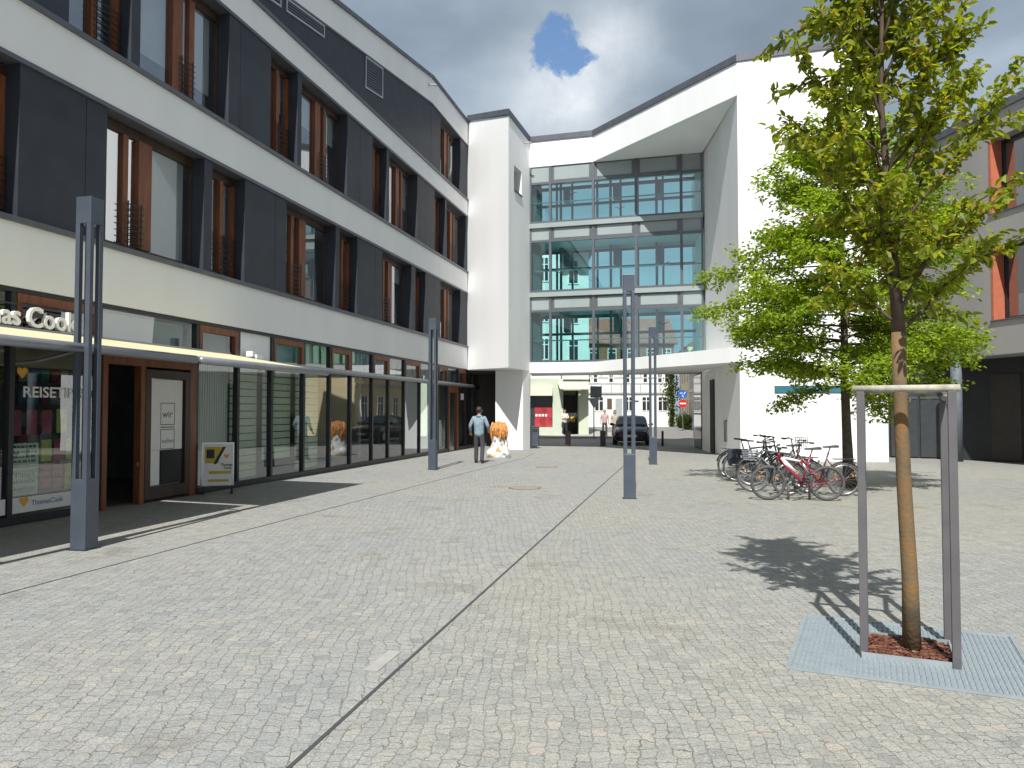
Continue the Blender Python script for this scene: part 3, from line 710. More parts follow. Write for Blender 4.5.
m = MB(); m.tube([(14.79, 25.95, 0), (14.79, 25.95, 3.42)], .17, 20); m.build('column', mat('column_paint', (.10, .12, .14), .7), rgt, True)

# ------------------------------------------------------------------ street beyond the passage
M['mint'] = mat('pale_green_render', (.50, .55, .44), .9, var=.06, scale=1); M['wht_r'] = mat('white_render', (.74, .74, .71), .9, var=.05, scale=1)
M['cream'] = mat('cream_render', (.78, .66, .40), .9, var=.08, scale=1); M['sand'] = mat('sand_render', (.55, .49, .40), .9, var=.08, scale=1)
M['brickbrown'] = mat('brown_brick', (.24, .11, .06), .9, var=.3, scale=6); M['beam'] = mat('grey_half_timber', (.40, .40, .40), .8, var=.1)
M['redroof'] = mat('red_tile_roof', (.28, .10, .07), .8, var=.25, scale=4); M['winglass'] = mat('far_window_glass', (.03, .035, .04), .08, var=.3, spec=.8)
def simple_window(fr, a, b, z0, z1, parent, d=.02, cross=True, frame='white'):
    m = MB(); t = .07
    fr.box(m, a, b, -.05, d + .03, z0, z0 + t); fr.box(m, a, b, -.05, d + .03, z1 - t, z1); fr.box(m, a, a + t, -.05, d + .03, z0 + t, z1 - t); fr.box(m, b - t, b, -.05, d + .03, z0 + t, z1 - t)
    if cross: fr.box(m, (a + b) / 2 - .04, (a + b) / 2 + .04, -.05, d + .028, z0 + t, z1 - t); fr.box(m, a + t, b - t, -.05, d + .026, z0 + (z1 - z0) * .68, z0 + (z1 - z0) * .68 + .06)
    w = m.build('window', M[frame], parent)
    m = MB(); fr.box(m, a + t, b - t, -.04, d, z0 + t, z1 - t); m.build('pane', M['winglass'], w)
    return w
# pale green corner shop
sh = thing('corner_shop_house', 'pale green and white corner house with a shop behind the passage on the left', 'building', (-4, 55, 0))
m = MB(); m.prism([(-18, 49.6), (3.1, 49.6), (3.1, 50.6), (5.0, 50.6), (5.0, 62), (-18, 62)], 3.7, [12.2, 12.2, 12.2, 12.2, 12.2, 12.2]); m.build('upper_wall', M['wht_r'], sh)
m = MB(); m.prism([(-18, 49.6), (1.05, 49.6), (1.05, 51), (-18, 51)], .12, 3.7); m.prism([(2.58, 49.6), (3.25, 49.6), (3.25, 51.5), (2.58, 51)], .12, 3.7); m.prism([(1.05, 49.61), (2.58, 49.61), (2.58, 51), (1.05, 51)], 3.1, 3.7); m.prism([(1.05, 49.61), (2.58, 49.61), (2.58, 51), (1.05, 51)], .12, .62); m.build('ground_wall', M['mint'], sh)
m = MB(); m.prism([(4.35, 50.9), (5.0, 50.9), (5.0, 62), (4.35, 62)], .12, 3.2); m.prism([(-18, 52.2), (4.3, 52.2), (4.3, 62), (-18, 62)], .12, 3.69); m.prism([(3.25, 50.7), (4.99, 50.7), (4.99, 52.1), (3.25, 52.1)], 3.0, 3.69); m.build('side_wall', M['mint'], sh)
SH = Frame((-18, 49.6), (3.1, 49.6), 1)
m = MB(); SH.box(m, 19.05, 20.55, .0, .35, 2.62, 3.12); m.build('shop_awning', mat('cream_shop_awning', (.72, .70, .55), .8), sh)
m = MB(); SH.box(m, 19.05, 20.58, -.5, -.3, .62, 3.1); m.build('shop_window', mat('dark_shop_window', (.035, .045, .05), .15), sh)
m = MB(); SH.box(m, 19.45, 20.55, -.28, -.26, .64, 1.95); w = m.build('red_window_display', mat('red_display', (.36, .035, .045), .5, var=.4, scale=3), sh)
m = MB(); [SH.box(m, 19.5 + i * .2, 19.63 + i * .2, -.262, -.25, 1.30, 1.45) for i in range(4)]; m.build('display_lettering', M['white'], w)
m = MB(); m.prism([(3.3, 51.9), (4.3, 51.9), (4.3, 52.1), (3.3, 52.1)], .12, 2.7); m.build('shop_entrance', M['interior_dark'], sh)
m = MB(); m.box((4.05, 51.85, 1.1), (.3, .05, .35)); m.build('yellow_poster', mat('yellow_poster', (.6, .4, .05), .6), sh)
m = MB(); m.add([(2.9, 49.55, 3.45), (4.9, 50.55, 3.45), (5.0, 49.7, 3.0), (3.0, 48.6, 3.0)], [(0, 1, 2, 3)]); m.add([(2.9, 49.55, 3.48), (4.9, 50.55, 3.48), (5.0, 49.7, 3.03), (3.0, 48.6, 3.03)], [(3, 2, 1, 0)]); m.build('entrance_canopy', M['sand'], sh)
for a in (19.9, 21.0):
    pass
S2 = Frame((3.1, 50.6), (5.0, 50.6), 1)
for z0, z1 in ((4.9, 6.3), (7.3, 8.8), (9.9, 11.5)):
    for a in (2.0, 5.5, 9.0, 12.5, 15.5, 18.6, 19.75): simple_window(SH, a, a + .62, z0, z1, sh)
    simple_window(S2, .55, 1.25, z0, z1, sh)
m = MB(); m.prism([(-18.3, 49.2), (5.4, 49.2), (5.4, 62), (-18.3, 62)], 12.2, [12.4, 12.4, 15, 15]); m.build('roof', M['redroof'], sh)
# white half-timbered house at the end of the street
wh = thing('half_timbered_house', 'white half timbered house closing the street behind the parked car', 'building', (12, 84, 0))
H = Frame((5.0, 80), (16.6, 80), 1)
m = MB(); H.box(m, 0, H.L, -9, 0, 0, 3.4); m.build('ground_wall', M['wht_r'], wh)
m = MB(); H.box(m, 0, H.L, -9, .12, 3.4, 6.1); m.build('upper_wall', M['wht_r'], wh)
m = MB(); H.box(m, 0, H.L, -9, .2, 6.1, 8.5); m.build('brick_wall', M['brickbrown'], wh)
m = MB()
for z, d in ((3.4, .16), (4.35, .15), (4.95, .15), (5.95, .16)): H.box(m, 0, H.L, .1, d, z, z + .14)
x = .1
while x < H.L - .2: H.box(m, x, x + .13, .1, .148, 3.54, 4.35); H.box(m, x, x + .13, .1, .148, 5.09, 5.95); x += 1.0
m.build('timber_beam', M['beam'], wh)
for a in (1.4, 3.45, 6.5, 8.3, 9.95): simple_window(H, a, a + .95, 1.6, 3.1, wh)
m = MB(); H.box(m, 4.75, 5.25, 0, .03, 1.8, 2.9); m.build('shutter', mat('brown_shutter', (.10, .06, .04), .7), wh)
m = MB(); H.box(m, 5.6, 6.3, 0, .04, .1, 2.9); m.build('door', mat('grey_house_door', (.32, .36, .36), .6), wh)
m = MB(); H.box(m, 7.3, 7.7, 0, .03, .9, 1.2); H.box(m, 7.2, 8.0, 0, .03, 2.55, 2.7); m.build('wall_plaque', M['metal'], wh)
for a in (.9, 2.6, 3.3, 4.9, 6.6, 8.4, 9.9, 10.6): simple_window(H, a, a + .5, 4.5, 5.6, wh, .14, False)
for a in (1.0, 2.9, 4.8, 6.8, 8.8, 10.4): simple_window(H, a, a + .9, 6.6, 8.0, wh, .22)
m = MB(); m.prism([(4.6, 79.5), (17, 79.5), (17, 89), (4.6, 89)], 8.5, [8.6, 8.6, 8.6, 8.6]); m.add([(4.6, 79.5, 8.6), (17, 79.5, 8.6), (17, 84.2, 11.6), (4.6, 84.2, 11.6)], [(0, 1, 2, 3)]); m.add([(4.6, 89, 8.6), (17, 89, 8.6), (17, 84.2, 11.6), (4.6, 84.2, 11.6)], [(3, 2, 1, 0)]); m.add([(4.6, 79.5, 8.6), (4.6, 84.2, 11.6), (4.6, 89, 8.6)], [(0, 1, 2)]); m.add([(17, 79.5, 8.6), (17, 84.2, 11.6), (17, 89, 8.6)], [(2, 1, 0)]); m.build('roof', M['redroof'], wh)
# row on the right of the street
V = [(17.2, 80), (15.9, 70), (14.6, 60), (12.6, 46)]
rows = [('cream', 7.4, 'cream terraced house with ivy, next to the half timbered house'), ('sand', 6.6, 'sand coloured terraced house in the middle of the street row'), ('cream', 8.2, 'cream terraced house nearest the passage on the right of the street')]
for i, (c, h, lb) in enumerate(rows):
    t = thing('terraced_house', lb, 'building', (V[i][0] + 3, V[i][1] - 5, 0), 'terraced houses along the street')
    fr = Frame(V[i], V[i + 1], 1)
    m = MB(); fr.box(m, 0, fr.L, -8, 0, 0, h); m.build('wall', M[c], t)
    m = MB(); fr.box(m, 0, fr.L, .0, .03, .0, .7); fr.box(m, 0, fr.L, 0, .06, 3.3, 3.5); fr.box(m, 0, fr.L, 0, .12, h - .3, h); m.build('cornice', M['sand'] if c == 'cream' else M['wht_r'], t)
    n = int(fr.L / 2.2)
    for k in range(n):
        s = fr.L * (k + .5) / n
        simple_window(fr, s - .45, s + .45, 1.0, 2.7, t, .03)
        simple_window(fr, s - .45, s + .45, 4.2, 5.7, t, .03)
    m = MB(); fr.box(m, .4, 1.1, 0, .06, .05, 2.4); m.build('door', mat('orange_brown_door', (.30, .12, .05), .6), t)
    m = MB(); a, b = fr.p(0, .4, h), fr.p(fr.L, .4, h); c_, d_ = fr.p(fr.L, -4, h + 3), fr.p(0, -4, h + 3); e_, f_ = fr.p(fr.L, -8, h), fr.p(0, -8, h)
    m.add([a, b, c_, d_, e_, f_], [(0, 1, 2, 3), (3, 2, 4, 5), (1, 4, 2), (0, 3, 5), (0, 5, 4, 1)]); m.build('roof', M['redroof'], t)

# ------------------------------------------------------------------ trees
rng = random.Random(11)
def rv(): 
    v = Vector((rng.uniform(-1, 1), rng.uniform(-1, 1), rng.uniform(-1, 1)))
    return v.normalized() if v.length > .01 else Vector((0, 0, 1))
def leaf(mb, p, d, nrm, L, W):
    d = d.normalized(); x = d.cross(nrm); x = x.normalized() if x.length > .01 else d.orthogonal().normalized(); n = x.cross(d)
    b = len(mb.v); f = .22 * W
    mb.v += [tuple(p), tuple(p + d * L * .35 + x * W * .5 + n * f), tuple(p + d * L * .75 + x * W * .36 + n * f * .6 - n * L * .06), tuple(p + d * L - n * L * .16), tuple(p + d * L * .75 - x * W * .36 + n * f * .6 - n * L * .06), tuple(p + d * L * .35 - x * W * .5 + n * f)]
    mb.f += [(b, b + 1, b + 2, b + 3), (b, b + 3, b + 4, b + 5)]
def spath(p, d, L, n, grav, wob):
    pts = [Vector(p)]; d = Vector(d).normalized()
    for i in range(n):
        d = (d + Vector((0, 0, grav)) + rv() * wob).normalized(); pts.append(pts[-1] + d * L / n)
    return pts
def lerp_path(pts, t):
    k = t * (len(pts) - 1); i = min(int(k), len(pts) - 2); return pts[i].lerp(pts[i + 1], k - i), (pts[i + 1] - pts[i]).normalized()

def near_tree():
    bx, by = 2.79, 5.50
    t = thing('young_tree', 'young street tree with ochre trunk and airy yellow green crown standing inside the wooden guard', 'tree', (bx, by, 0))
    axis = [Vector((bx, by, -.02)), Vector((bx - .005, by, .5)), Vector((bx - .03, by + .005, 1.1)), Vector((bx - .055, by, 1.8)), Vector((bx - .05, by + .01, 2.25)), Vector((bx - .10, by, 3.0)), Vector((bx - .15, by + .01, 3.9)), Vector((bx - .13, by, 4.9)), Vector((bx - .10, by, 5.7))]
    m = MB(); m.tube(axis[:5], [.064, .054, .05, .047, .05], 14); m.build('trunk', M['bark_near'], t, True)
    br = MB(); lf = MB()
    br.tube(axis[4:], [.046, .029, .020, .012, .005], 10)
    tw = []
    n = 38
    for i in range(n):
        z = 2.2 + 3.1 * (i / n) ** 1.05; k = 0
        p, _ = lerp_path(axis[4:], min(.98, (z - 2.2) / 3.45))
        az = i * 2.399 + rng.uniform(-.5, .5)
        el = R(rng.uniform(44, 72)); L = (1.62 - .33 * (z - 2.2)) * rng.uniform(.72, 1.05)
        if z < 2.75: L *= .55; el = R(rng.uniform(30, 58))
        if math.cos(az) > .3: L *= 1.14
        if math.cos(az) < -.5: L *= .88
        d = Vector((math.cos(az) * math.cos(el), math.sin(az) * math.cos(el) * .9, math.sin(el)))
        pts = spath(p, d, L, 7, .045, .10)
        br.tube(pts, [.0105 * (1 - q / 8.2) * (1.25 - i / n * .6) + .002 for q in range(8)], 6)
        tw.append((pts, L, .28))
        for q in range(rng.randint(4, 6)):
            s, dd = lerp_path(pts, rng.uniform(.22, .95)); sd = (dd * .6 + rv() * .85 + Vector((0, 0, .05))).normalized()
            l2 = rng.uniform(.25, .55); p2 = spath(s, sd, l2, 4, -.02, .16)
            br.tube(p2, [.006, .005, .004, .003, .002], 4, False); tw.append((p2, l2, .05))
    for pts, L, st in tw:
        cnt = int(L * 90) + 7
        for i in range(cnt):
            u = st + (1 - st) * (i + rng.random()) / cnt
            s, dd = lerp_path(pts, min(u, .999)); out = (dd * .55 + rv() * .8).normalized(); out.z -= .25
            s = s + rv() * .035
            leaf(lf, s, out, (Vector((0, 0, 1)) + rv() * .75).normalized(), rng.uniform(.05, .088), rng.uniform(.028, .046))
    br.build('branch', M['twig'], t, True); lf.build('crown', M['leaf_near'], t)
    print('near leaves', len(lf.f) // 2)
near_tree()

def layered_tree():
    bx, by = 7.46, 17.34
    t = thing('layered_tree', 'taller fresh green tree with tiered branches beside the parked bicycles', 'tree', (bx, by, 0))
    axis = [Vector((bx + .02, by, -.02)), Vector((bx, by, .25)), Vector((bx - .03, by, 1.2)), Vector((bx - .06, by, 2.4)), Vector((bx - .05, by, 4)), Vector((bx - .1, by, 5.6)), Vector((bx - .14, by, 7.2)), Vector((bx - .12, by, 7.9))]
    m = MB(); m.tube(axis, [.19, .125, .10, .088, .07, .045, .02, .006], 12); m.build('trunk', M['bark_far'], t, True)
    br = MB(); lf = MB()
    prof = [(1.9, 1.8), (2.5, 2.7), (3.3, 3.0), (4.5, 2.95), (5.5, 2.75), (6.3, 2.5), (7.1, 2.1), (7.8, 1.2)]
    def rad(z):
        for (a, ra), (b, rb) in zip(prof[:-1], prof[1:]):
            if a <= z <= b: return ra + (rb - ra) * (z - a) / (b - a)
        return .7
    n = 84
    for i in range(n):
        z = 2.05 + 5.6 * i / n + rng.uniform(-.12, .12)
        p, _ = lerp_path(axis, min(.99, .36 + 0)) ; p = Vector((bx - .06 - .015 * z, by, z))
        az = i * 2.399 + rng.uniform(-.4, .4)
        rise = rng.uniform(-.05, .38) if z < 6 else rng.uniform(.2, .75)
        L = rad(min(z + rise * 1.5, 7.6)) * rng.uniform(.72, 1.06)
        d = Vector((math.cos(az), math.sin(az), rise))
        pts = spath(p, d, L, 8, -.035 if z < 4.5 else .0, .07)
        br.tube(pts, [.028 * (1 - q / 9.5) * (1.1 - z / 12) + .003 for q in range(9)], 5)
        side = Vector((-d.y, d.x, 0)).normalized()
        twl = [(pts, L, .3)]
        ns = int(6 + L * 3.4)
        for q in range(ns):
            u = .22 + .76 * (q + rng.random()) / ns
            s, dd = lerp_path(pts, u); sg = 1 if q % 2 else -1
            l2 = L * .42 * (1.1 - u * .72) * rng.uniform(.7, 1.2)
            sd = (dd * .75 + side * sg * rng.uniform(.5, 1) + Vector((0, 0, rng.uniform(-.35, .55)))).normalized()
            p2 = spath(s, sd, l2, 4, -.05, .15); br.tube(p2, [.008, .006, .005, .004, .002], 3, False); twl.append((p2, l2, .1))
        for pp, ll, st in twl:
            cnt = int(ll * 58) + 5
            for k in range(cnt):
                u = st + (1 - st) * (k + rng.random()) / cnt
                s, dd = lerp_path(pp, min(u, .999)); out = (dd * .5 + Vector((rng.uniform(-1, 1), rng.uniform(-1, 1), rng.uniform(-.5, .4)))).normalized()
                leaf(lf, s + rv() * .13, out, (Vector((0, 0, 1)) + rv() * .55).normalized(), rng.uniform(.065, .12), rng.uniform(.05, .08))
    br.build('branch', M['twig'], t, True); lf.build('crown', M['leaf_far'], t)
    print('far leaves', len(lf.f) // 2)
layered_tree()

def shrub(x, y, h, r, lb, name='shrub', cat='shrub', tall=False, grp=None):
    t = thing(name, lb, cat, (x, y, 0), grp); lf = MB(); st = MB()
    for i in range(9):
        a = rng.uniform(0, 6.28); tip = Vector((x + math.cos(a) * r * rng.uniform(.2, .8), y + math.sin(a) * r * rng.uniform(.2, .8), h * rng.uniform(.6, 1)))
        st.tube([(x, y, 0), tip], .012, 4, False)
        for k in range(int(60 * (h + r))):
            u = rng.uniform(.2, 1); p = Vector((x, y, 0)).lerp(tip, u) + rv() * r * .35; p.z = max(.05, p.z)
            leaf(lf, p, rv(), rv(), .12, .08)
    st.build('stem', M['twig'], t); lf.build('foliage', M['leaf_bush'], t)
shrub(15.2, 67.5, 1.5, .8, 'bushy green shrub in front of the sand coloured terraced house'); shrub(15.9, 73.5, 1.3, .7, 'small green shrub in front of the ivy clad terraced house')
def ivy():
    t = thing('ivy_climber', 'dark green ivy climbing the corner of the half timbered house', 'climbing plant', (16.4, 79.6, 0)); lf = MB(); st = MB()
    st.tube([(16.4, 79.75, 0), (16.35, 79.7, 3), (16.4, 79.7, 5.6)], .05, 5)
    for i in range(900):
        z = rng.uniform(.1, 6.0); w = .28 + .5 * (z > 1.8) * (z < 5.2)
        leaf(lf, Vector((16.35 + rng.gauss(0, w * .5), 79.68 + rng.gauss(0, .12), z)), rv(), rv(), .2, .15)
    st.build('stem', M['twig'], t); lf.build('foliage', M['leaf_bush'], t)
ivy()

# ------------------------------------------------------------------ tree grate, mulch, guard
c0 = Vector((1.836, 5.198)); e1 = Vector((2.432, 6.476)) - c0; e2 = Vector((1.279, -.592))
e1 = e1.normalized(); e2 = e2.normalized()
TG = Frame((c0.x, c0.y), (c0.x + e2.x, c0.y + e2.y), 1); side = 1.41
def gp(a, b, z): q = c0 + e2 * a + e1 * b; return (q.x, q.y, z)
def gbox(m, a0, a1, b0, b1, z0, z1): m.hexa([gp(a0, b0, z0), gp(a1, b0, z0), gp(a1, b1, z0), gp(a0, b1, z0), gp(a0, b0, z1), gp(a1, b0, z1), gp(a1, b1, z1), gp(a0, b1, z1)])
gr = thing('tree_grate', 'square galvanised steel grating set in the paving around the young tree', 'tree grate', gp(.7, .7, 0))
M['galv'] = mat('galvanised_steel', (.31, .36, .38), .5, .35, var=.1, scale=8); M['galv2'] = mat('galvanised_edge', (.35, .40, .42), .5, .4, var=.1)
p0, p1 = .43, .98
m = MB()
for a0, a1, b0, b1 in ((0, side, -.03, 0), (0, side, side, side + .03), (-.03, 0, -.03, side + .03), (side, side + .03, -.03, side + .03)): gbox(m, a0, a1, b0, b1, .002, .016)
m.build('edge_frame', M['galv2'], gr)
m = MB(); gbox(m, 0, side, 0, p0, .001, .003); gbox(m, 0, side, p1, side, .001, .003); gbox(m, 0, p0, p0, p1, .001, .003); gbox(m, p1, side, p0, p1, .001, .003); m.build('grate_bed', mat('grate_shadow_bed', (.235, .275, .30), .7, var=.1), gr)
m = MB(); n = 42
for i in range(n + 1):
    a = side * i / n
    for lo, hi in (((0, side),) if not p0 < a < p1 else ((0, p0), (p1, side))): gbox(m, a - .007, a + .007, lo, hi, .003, .009)
for i in range(15):
    b = side * i / 14
    for lo, hi in (((0, side),) if not p0 < b < p1 else ((0, p0), (p1, side))): gbox(m, lo, hi, b - .004, b + .004, .0031, .0087)
m.build('grate_bars', M['galv'], gr)
m = MB()
for a0, a1, b0, b1 in ((p0 - .01, p1 + .01, p0 - .012, p0), (p0 - .01, p1 + .01, p1, p1 + .012), (p0 - .012, p0, p0, p1), (p1, p1 + .012, p0, p1)): gbox(m, a0, a1, b0, b1, .001, .045)
m.build('pit_edging', M['galv2'], gr)
m = MB(); gbox(m, p0, p1, p0, p1, .0005, .012)
for i in range(900):
    q = gp(rng.uniform(p0 + .02, p1 - .02), rng.uniform(p0 + .02, p1 - .02), .015 + rng.random() * .03)
    m.box(q, (rng.uniform(.02, .06), rng.uniform(.008, .02), .005), m=Matrix.Rotation(rng.uniform(0, 6.28), 3, 'Z') @ Matrix.Rotation(rng.gauss(0, .45), 3, 'X'))
mu = m.build('bark_mulch', leaf_mat('red_brown_chips', [(0, (.06, .025, .018)), (1, (.24, .10, .06)), (.5, (.13, .05, .032))], .0), kind='stuff'); tag(mu, 'red brown bark mulch in the tree pit', 'mulch')
gd = thing('tree_guard', 'square guard of four dark posts and weathered round rails around the young tree trunk', 'tree guard', gp(.7, .7, 0))
M['post'] = mat('dark_grey_post', (.105, .10, .105), .6, .1, var=.12, scale=5); M['rail'] = mat('weathered_round_wood', (.36, .34, .28), .85, var=.25, scale=14, bump=.3)
gq = [(2.428, 5.436), (2.918, 5.175), (3.165, 5.72), (2.645, 5.905)]
GZt = 1.83
for q in gq:
    m = MB(); m.box((q[0], q[1], GZt / 2), (.052, .052, GZt), math.atan2(e2.y, e2.x)); m.build('post', M['post'], gd, bevel=.004)
for i in range(4):
    a, b = Vector(gq[i]), Vector(gq[(i + 1) % 4]); d = (b - a).normalized(); hz = GZt + (.018 if i % 2 == 0 else -.04)
    m = MB(); m.tube([(*(a - d * (.05 if i % 2 == 0 else -.01)), hz), (*(b + d * (.05 if i % 2 == 0 else -.01)), hz)], .024 if i % 2 == 0 else .022, 12); m.build('rail', M['rail'], gd, True)

# ------------------------------------------------------------------ bicycles
M['tyre'] = mat('grey_black_tyre', (.075, .075, .075), .75, var=.25, scale=30)
def bpaint(n, c): return mat(n, c, .3, var=.05, spec=.6)
def bike(kind, paint, second=None):
    r = thing('bicycle', 'x', 'bicycle', (0, 0, 0), 'bicycles parked in the row by the white wall')
    wr = .33; fx, bx = .535, -.535; BB = (-.07, 0, .29); ST = (-.24, 0, .86); HT = (.33, 0, .90); HB = (.375, 0, .72)
    fat = .031 if kind == 'mtb' else .019
    for x in (fx, bx):
        m = MB(); m.torus((x, 0, wr), wr - .045, .012, 'Y', 36, 6)
        for i in range(18):
            a = 2 * math.pi * i / 18; s = .03 if i % 2 else -.03
            m.tube([(x, s, wr), (x + math.cos(a) * (wr - .05), 0, wr + math.sin(a) * (wr - .05))], .0028, 3, False)
        m.tube([(x, -.045, wr), (x, .045, wr)], .022, 10); w = m.build('wheel', M['steel'], r, True)
        m = MB(); m.torus((x, 0, wr), wr - fat, fat, 'Y', 40, 8); m.build('tyre', M['tyre'], w, True)
        m = MB()
        for a in (.6, 2.7): m.box((x + math.cos(a) * .19, 0, wr + math.sin(a) * .19), (.055, .010, .03), m=Matrix.Rotation(-a + 1.57, 3, 'Y'))
        m.build('spoke_reflector', mat('amber_reflector', (.5, .17, .03), .3), w)
    m = MB(); tr = .024 if kind == 'mtb' else .017
    if kind == 'mtb':
        m.tube([HT, HB], .024, 8); m.tube([(.35, 0, .80), (-.02, 0, .42), BB], [.034, .03, .026], 8); m.tube([(.34, 0, .82), (-.10, 0, .72), (-.2, 0, .66)], [.024, .02, .018], 8); m.tube([BB, (-.16, 0, .60), ST], [.022, .02, .016], 8)
        for s in (-.055, .055): m.tube([BB, (bx, s, wr)], .013, 6); m.tube([(-.20, s * .6, .58), (bx, s, wr)], .013, 6)
    elif kind == 'city':
        m.tube([(.32, 0, .93), HB], .02, 8); m.tube([HB, (.12, 0, .42), BB], tr + .006, 8); m.tube([(.34, 0, .82), (.1, 0, .55), (-.13, 0, .50)], tr, 8); m.tube([BB, ST], tr, 8)
        for s in (-.05, .05): m.tube([BB, (bx, s, wr)], .011, 6); m.tube([(-.2, s * .4, .74), (bx, s, wr)], .010, 6)
    else:
        m.tube([HT, HB], .019, 8); m.tube([HB, BB], tr + .004, 8); m.tube([(.335, 0, .87), (-.22, 0, .80)], tr, 8); m.tube([BB, ST], tr, 8)
        for s in (-.05, .05): m.tube([BB, (bx, s, wr)], .011, 6); m.tube([(-.22, s * .4, .78), (bx, s, wr)], .010, 6)
    m.build('frame', paint, r, True)
    m = MB()
    if kind == 'mtb':
        for s in (-.06, .06): m.tube([(.40, s, .64), (fx, s, wr)], [.018, .014], 6)
        m.box((.39, 0, .68), (.05, .17, .05)); fk = m.build('fork', M['darkmetal'], r, True)
        m = MB(); m.tube([(-.09, .0, .70), (-.22, 0, .5)], .03, 10); m.build('shock_absorber', M['steel'], r, True)
        if second: m = MB(); m.tube([(.30, .0, .802), (.04, 0, .54)], .0352, 8); m.tube([(.26, 0, .806), (-.05, 0, .738)], .0252, 8); m.build('frame_stripe', second, r, True)
    else:
        for s in (-.05, .05): m.tube([HB, (.40, s, .66), (fx, s, wr)], .011, 6)
        m.build('fork', paint, r, True)
    m = MB()
    if kind == 'mtb': m.tube([HT, (.36, 0, 1.0)], .016, 6); m.tube([(.30, -.3, 1.02), (.36, -.12, 1.0), (.36, .12, 1.0), (.30, .3, 1.02)], .013, 6)
    else: m.tube([HT, (.31, 0, 1.06)], .014, 6); m.tube([(.12, -.27, 1.07), (.26, -.24, 1.09), (.33, -.08, 1.06), (.33, .08, 1.06), (.26, .24, 1.09), (.12, .27, 1.07)], .012, 6)
    hb = m.build('handlebar', M['darkmetal'], r, True)
    gx = .30 if kind == 'mtb' else .16; gz = 1.02 if kind == 'mtb' else 1.075
    m = MB()
    for s in (-1, 1): m.tube([(gx + .02, s * .22, gz), (gx - .04, s * .31, gz)], .018, 8)
    m.build('grip', M['black'], hb, True)
    m = MB(); m.tube([ST, (-.27, 0, .96)], .013, 6); m.build('seat_post', M['steel'], r, True)
    m = MB()
    m.hexa([(-.42, -.09, .965), (-.13, -.025, .955), (-.13, .025, .955), (-.42, .09, .965), (-.43, -.08, 1.01), (-.12, -.018, .985), (-.12, .018, .985), (-.43, .08, 1.01)]); m.build('saddle', M['black'], r, bevel=.015)
    m = MB(); m.torus((BB[0], .05, BB[2]), .085, .008, 'Y', 20, 5); m.tube([BB, (BB[0], .06, BB[2])], .03, 8); m.tube([(BB[0], .07, BB[2]), (BB[0] + .13, .07, BB[2] - .1)], .011, 5); m.tube([(BB[0], -.07, BB[2]), (BB[0] - .13, -.07, BB[2] + .1)], .011, 5)
    m.box((BB[0] + .13, .12, BB[2] - .1), (.09, .09, .02)); m.box((BB[0] - .13, -.12, BB[2] + .1), (.09, .09, .02)); m.tube([(BB[0], .055, BB[2] + .085), (bx, .055, wr + .04)], .005, 4); m.tube([(BB[0], .055, BB[2] - .085), (bx, .055, wr - .04)], .005, 4)
    m.build('crankset', M['darkmetal'], r)
    if kind != 'mtb':
        for x, a0, a1 in ((fx, .3, 2.6), (bx, .1, 2.9)):
            m = MB(); m.torus((x, 0, wr), wr + .02, .017, 'Y', 18, 5, a0, a1, 1.6); m.build('mudguard', M['darkmetal'], r, True)
        m = MB(); m.box((bx - .0, 0, .735), (.42, .12, .012))
        for s in (-.05, .05): m.tube([(bx - .1, s, .73), (bx, s, wr)], .006, 4, False)
        m.build('luggage_rack', M['darkmetal'], r)
        m = MB(); m.box((bx - .22, 0, .66), (.03, .07, .05)); m.build('rear_light', M['steel'], r)
        m = MB(); m.ball((.44, 0, .80), (.05, .045, .045), 10, 6); m.build('front_light', M['steel'], r)
    return r
def wire_basket(r, x, y0, z, sx, sy, h, mt, nm='basket'):
    m = MB()
    for k in range(5):
        zz = z + h * k / 4; g_ = .8 + .2 * k / 4
        c = [(x - sx * g_, -sy * g_, zz), (x + sx * g_, -sy * g_, zz), (x + sx * g_, sy * g_, zz), (x - sx * g_, sy * g_, zz)]
        m.tube(c + [c[0]], .006, 4, False)
    for i in range(7):
        u = -1 + 2 * i / 6
        for sg in (-1, 1): m.tube([(x + u * sx * .8, sg * sy * .8, z), (x + u * sx, sg * sy, z + h)], .004, 3, False); m.tube([(x + sg * sx * .8, u * sy * .8, z), (x + sg * sx, u * sy, z + h)], .004, 3, False)
    m.box((x, 0, z), (sx * 1.6, sy * 1.6, .01)); return m.build(nm, mt, r)
def place(o, f, b, lb):
    c = ((f[0] + b[0]) / 2, (f[1] + b[1]) / 2); o.location = (c[0], c[1], 0); o.rotation_euler = (R(-3), 0, math.atan2(f[1] - b[1], f[0] - b[0])); o['label'] = lb
red = bpaint('red_bike_paint', (.24, .016, .035)); drk = bpaint('black_bike_paint', (.02, .021, .025)); gry = bpaint('grey_bike_paint', (.10, .11, .12)); wbp = bpaint('white_bike_paint', (.75, .72, .72)); dred = bpaint('dark_red_bike_paint', (.10, .012, .02))
place(bike('mtb', red, wbp), (4.85, 14.84), (5.91, 14.70), 'red and white full suspension mountain bike, foremost of the row')
place(bike('city', dred), (5.50, 15.62), (6.57, 15.50), 'dark red city bike with raised saddle standing right behind the mountain bike')
b3 = bike('plain', gry); wire_basket(b3, .60, 0, .68, .16, .15, .2, M['metal']); place(b3, (5.02, 16.3), (6.05, 16.05), 'grey bike with a dark basket over its front wheel')
b4 = bike('city', drk); wire_basket(b4, .52, 0, .86, .13, .16, .24, M['steel']); place(b4, (6.35, 17.1), (5.36, 17.5), 'black bike with a bright wire basket at the handlebar')
b5 = bike('plain', drk); pm_ = mat('navy_pannier_fabric', (.025, .03, .045), .8)
for s in (-.13, .13):
    m = MB(); m.box((-.50, s, .60), (.42, .14, .36)); m.build('pannier', pm_, b5, bevel=.03)
place(b5, (6.25, 18.15), (5.38, 18.6), 'black bike with dark saddlebags over its rear wheel')
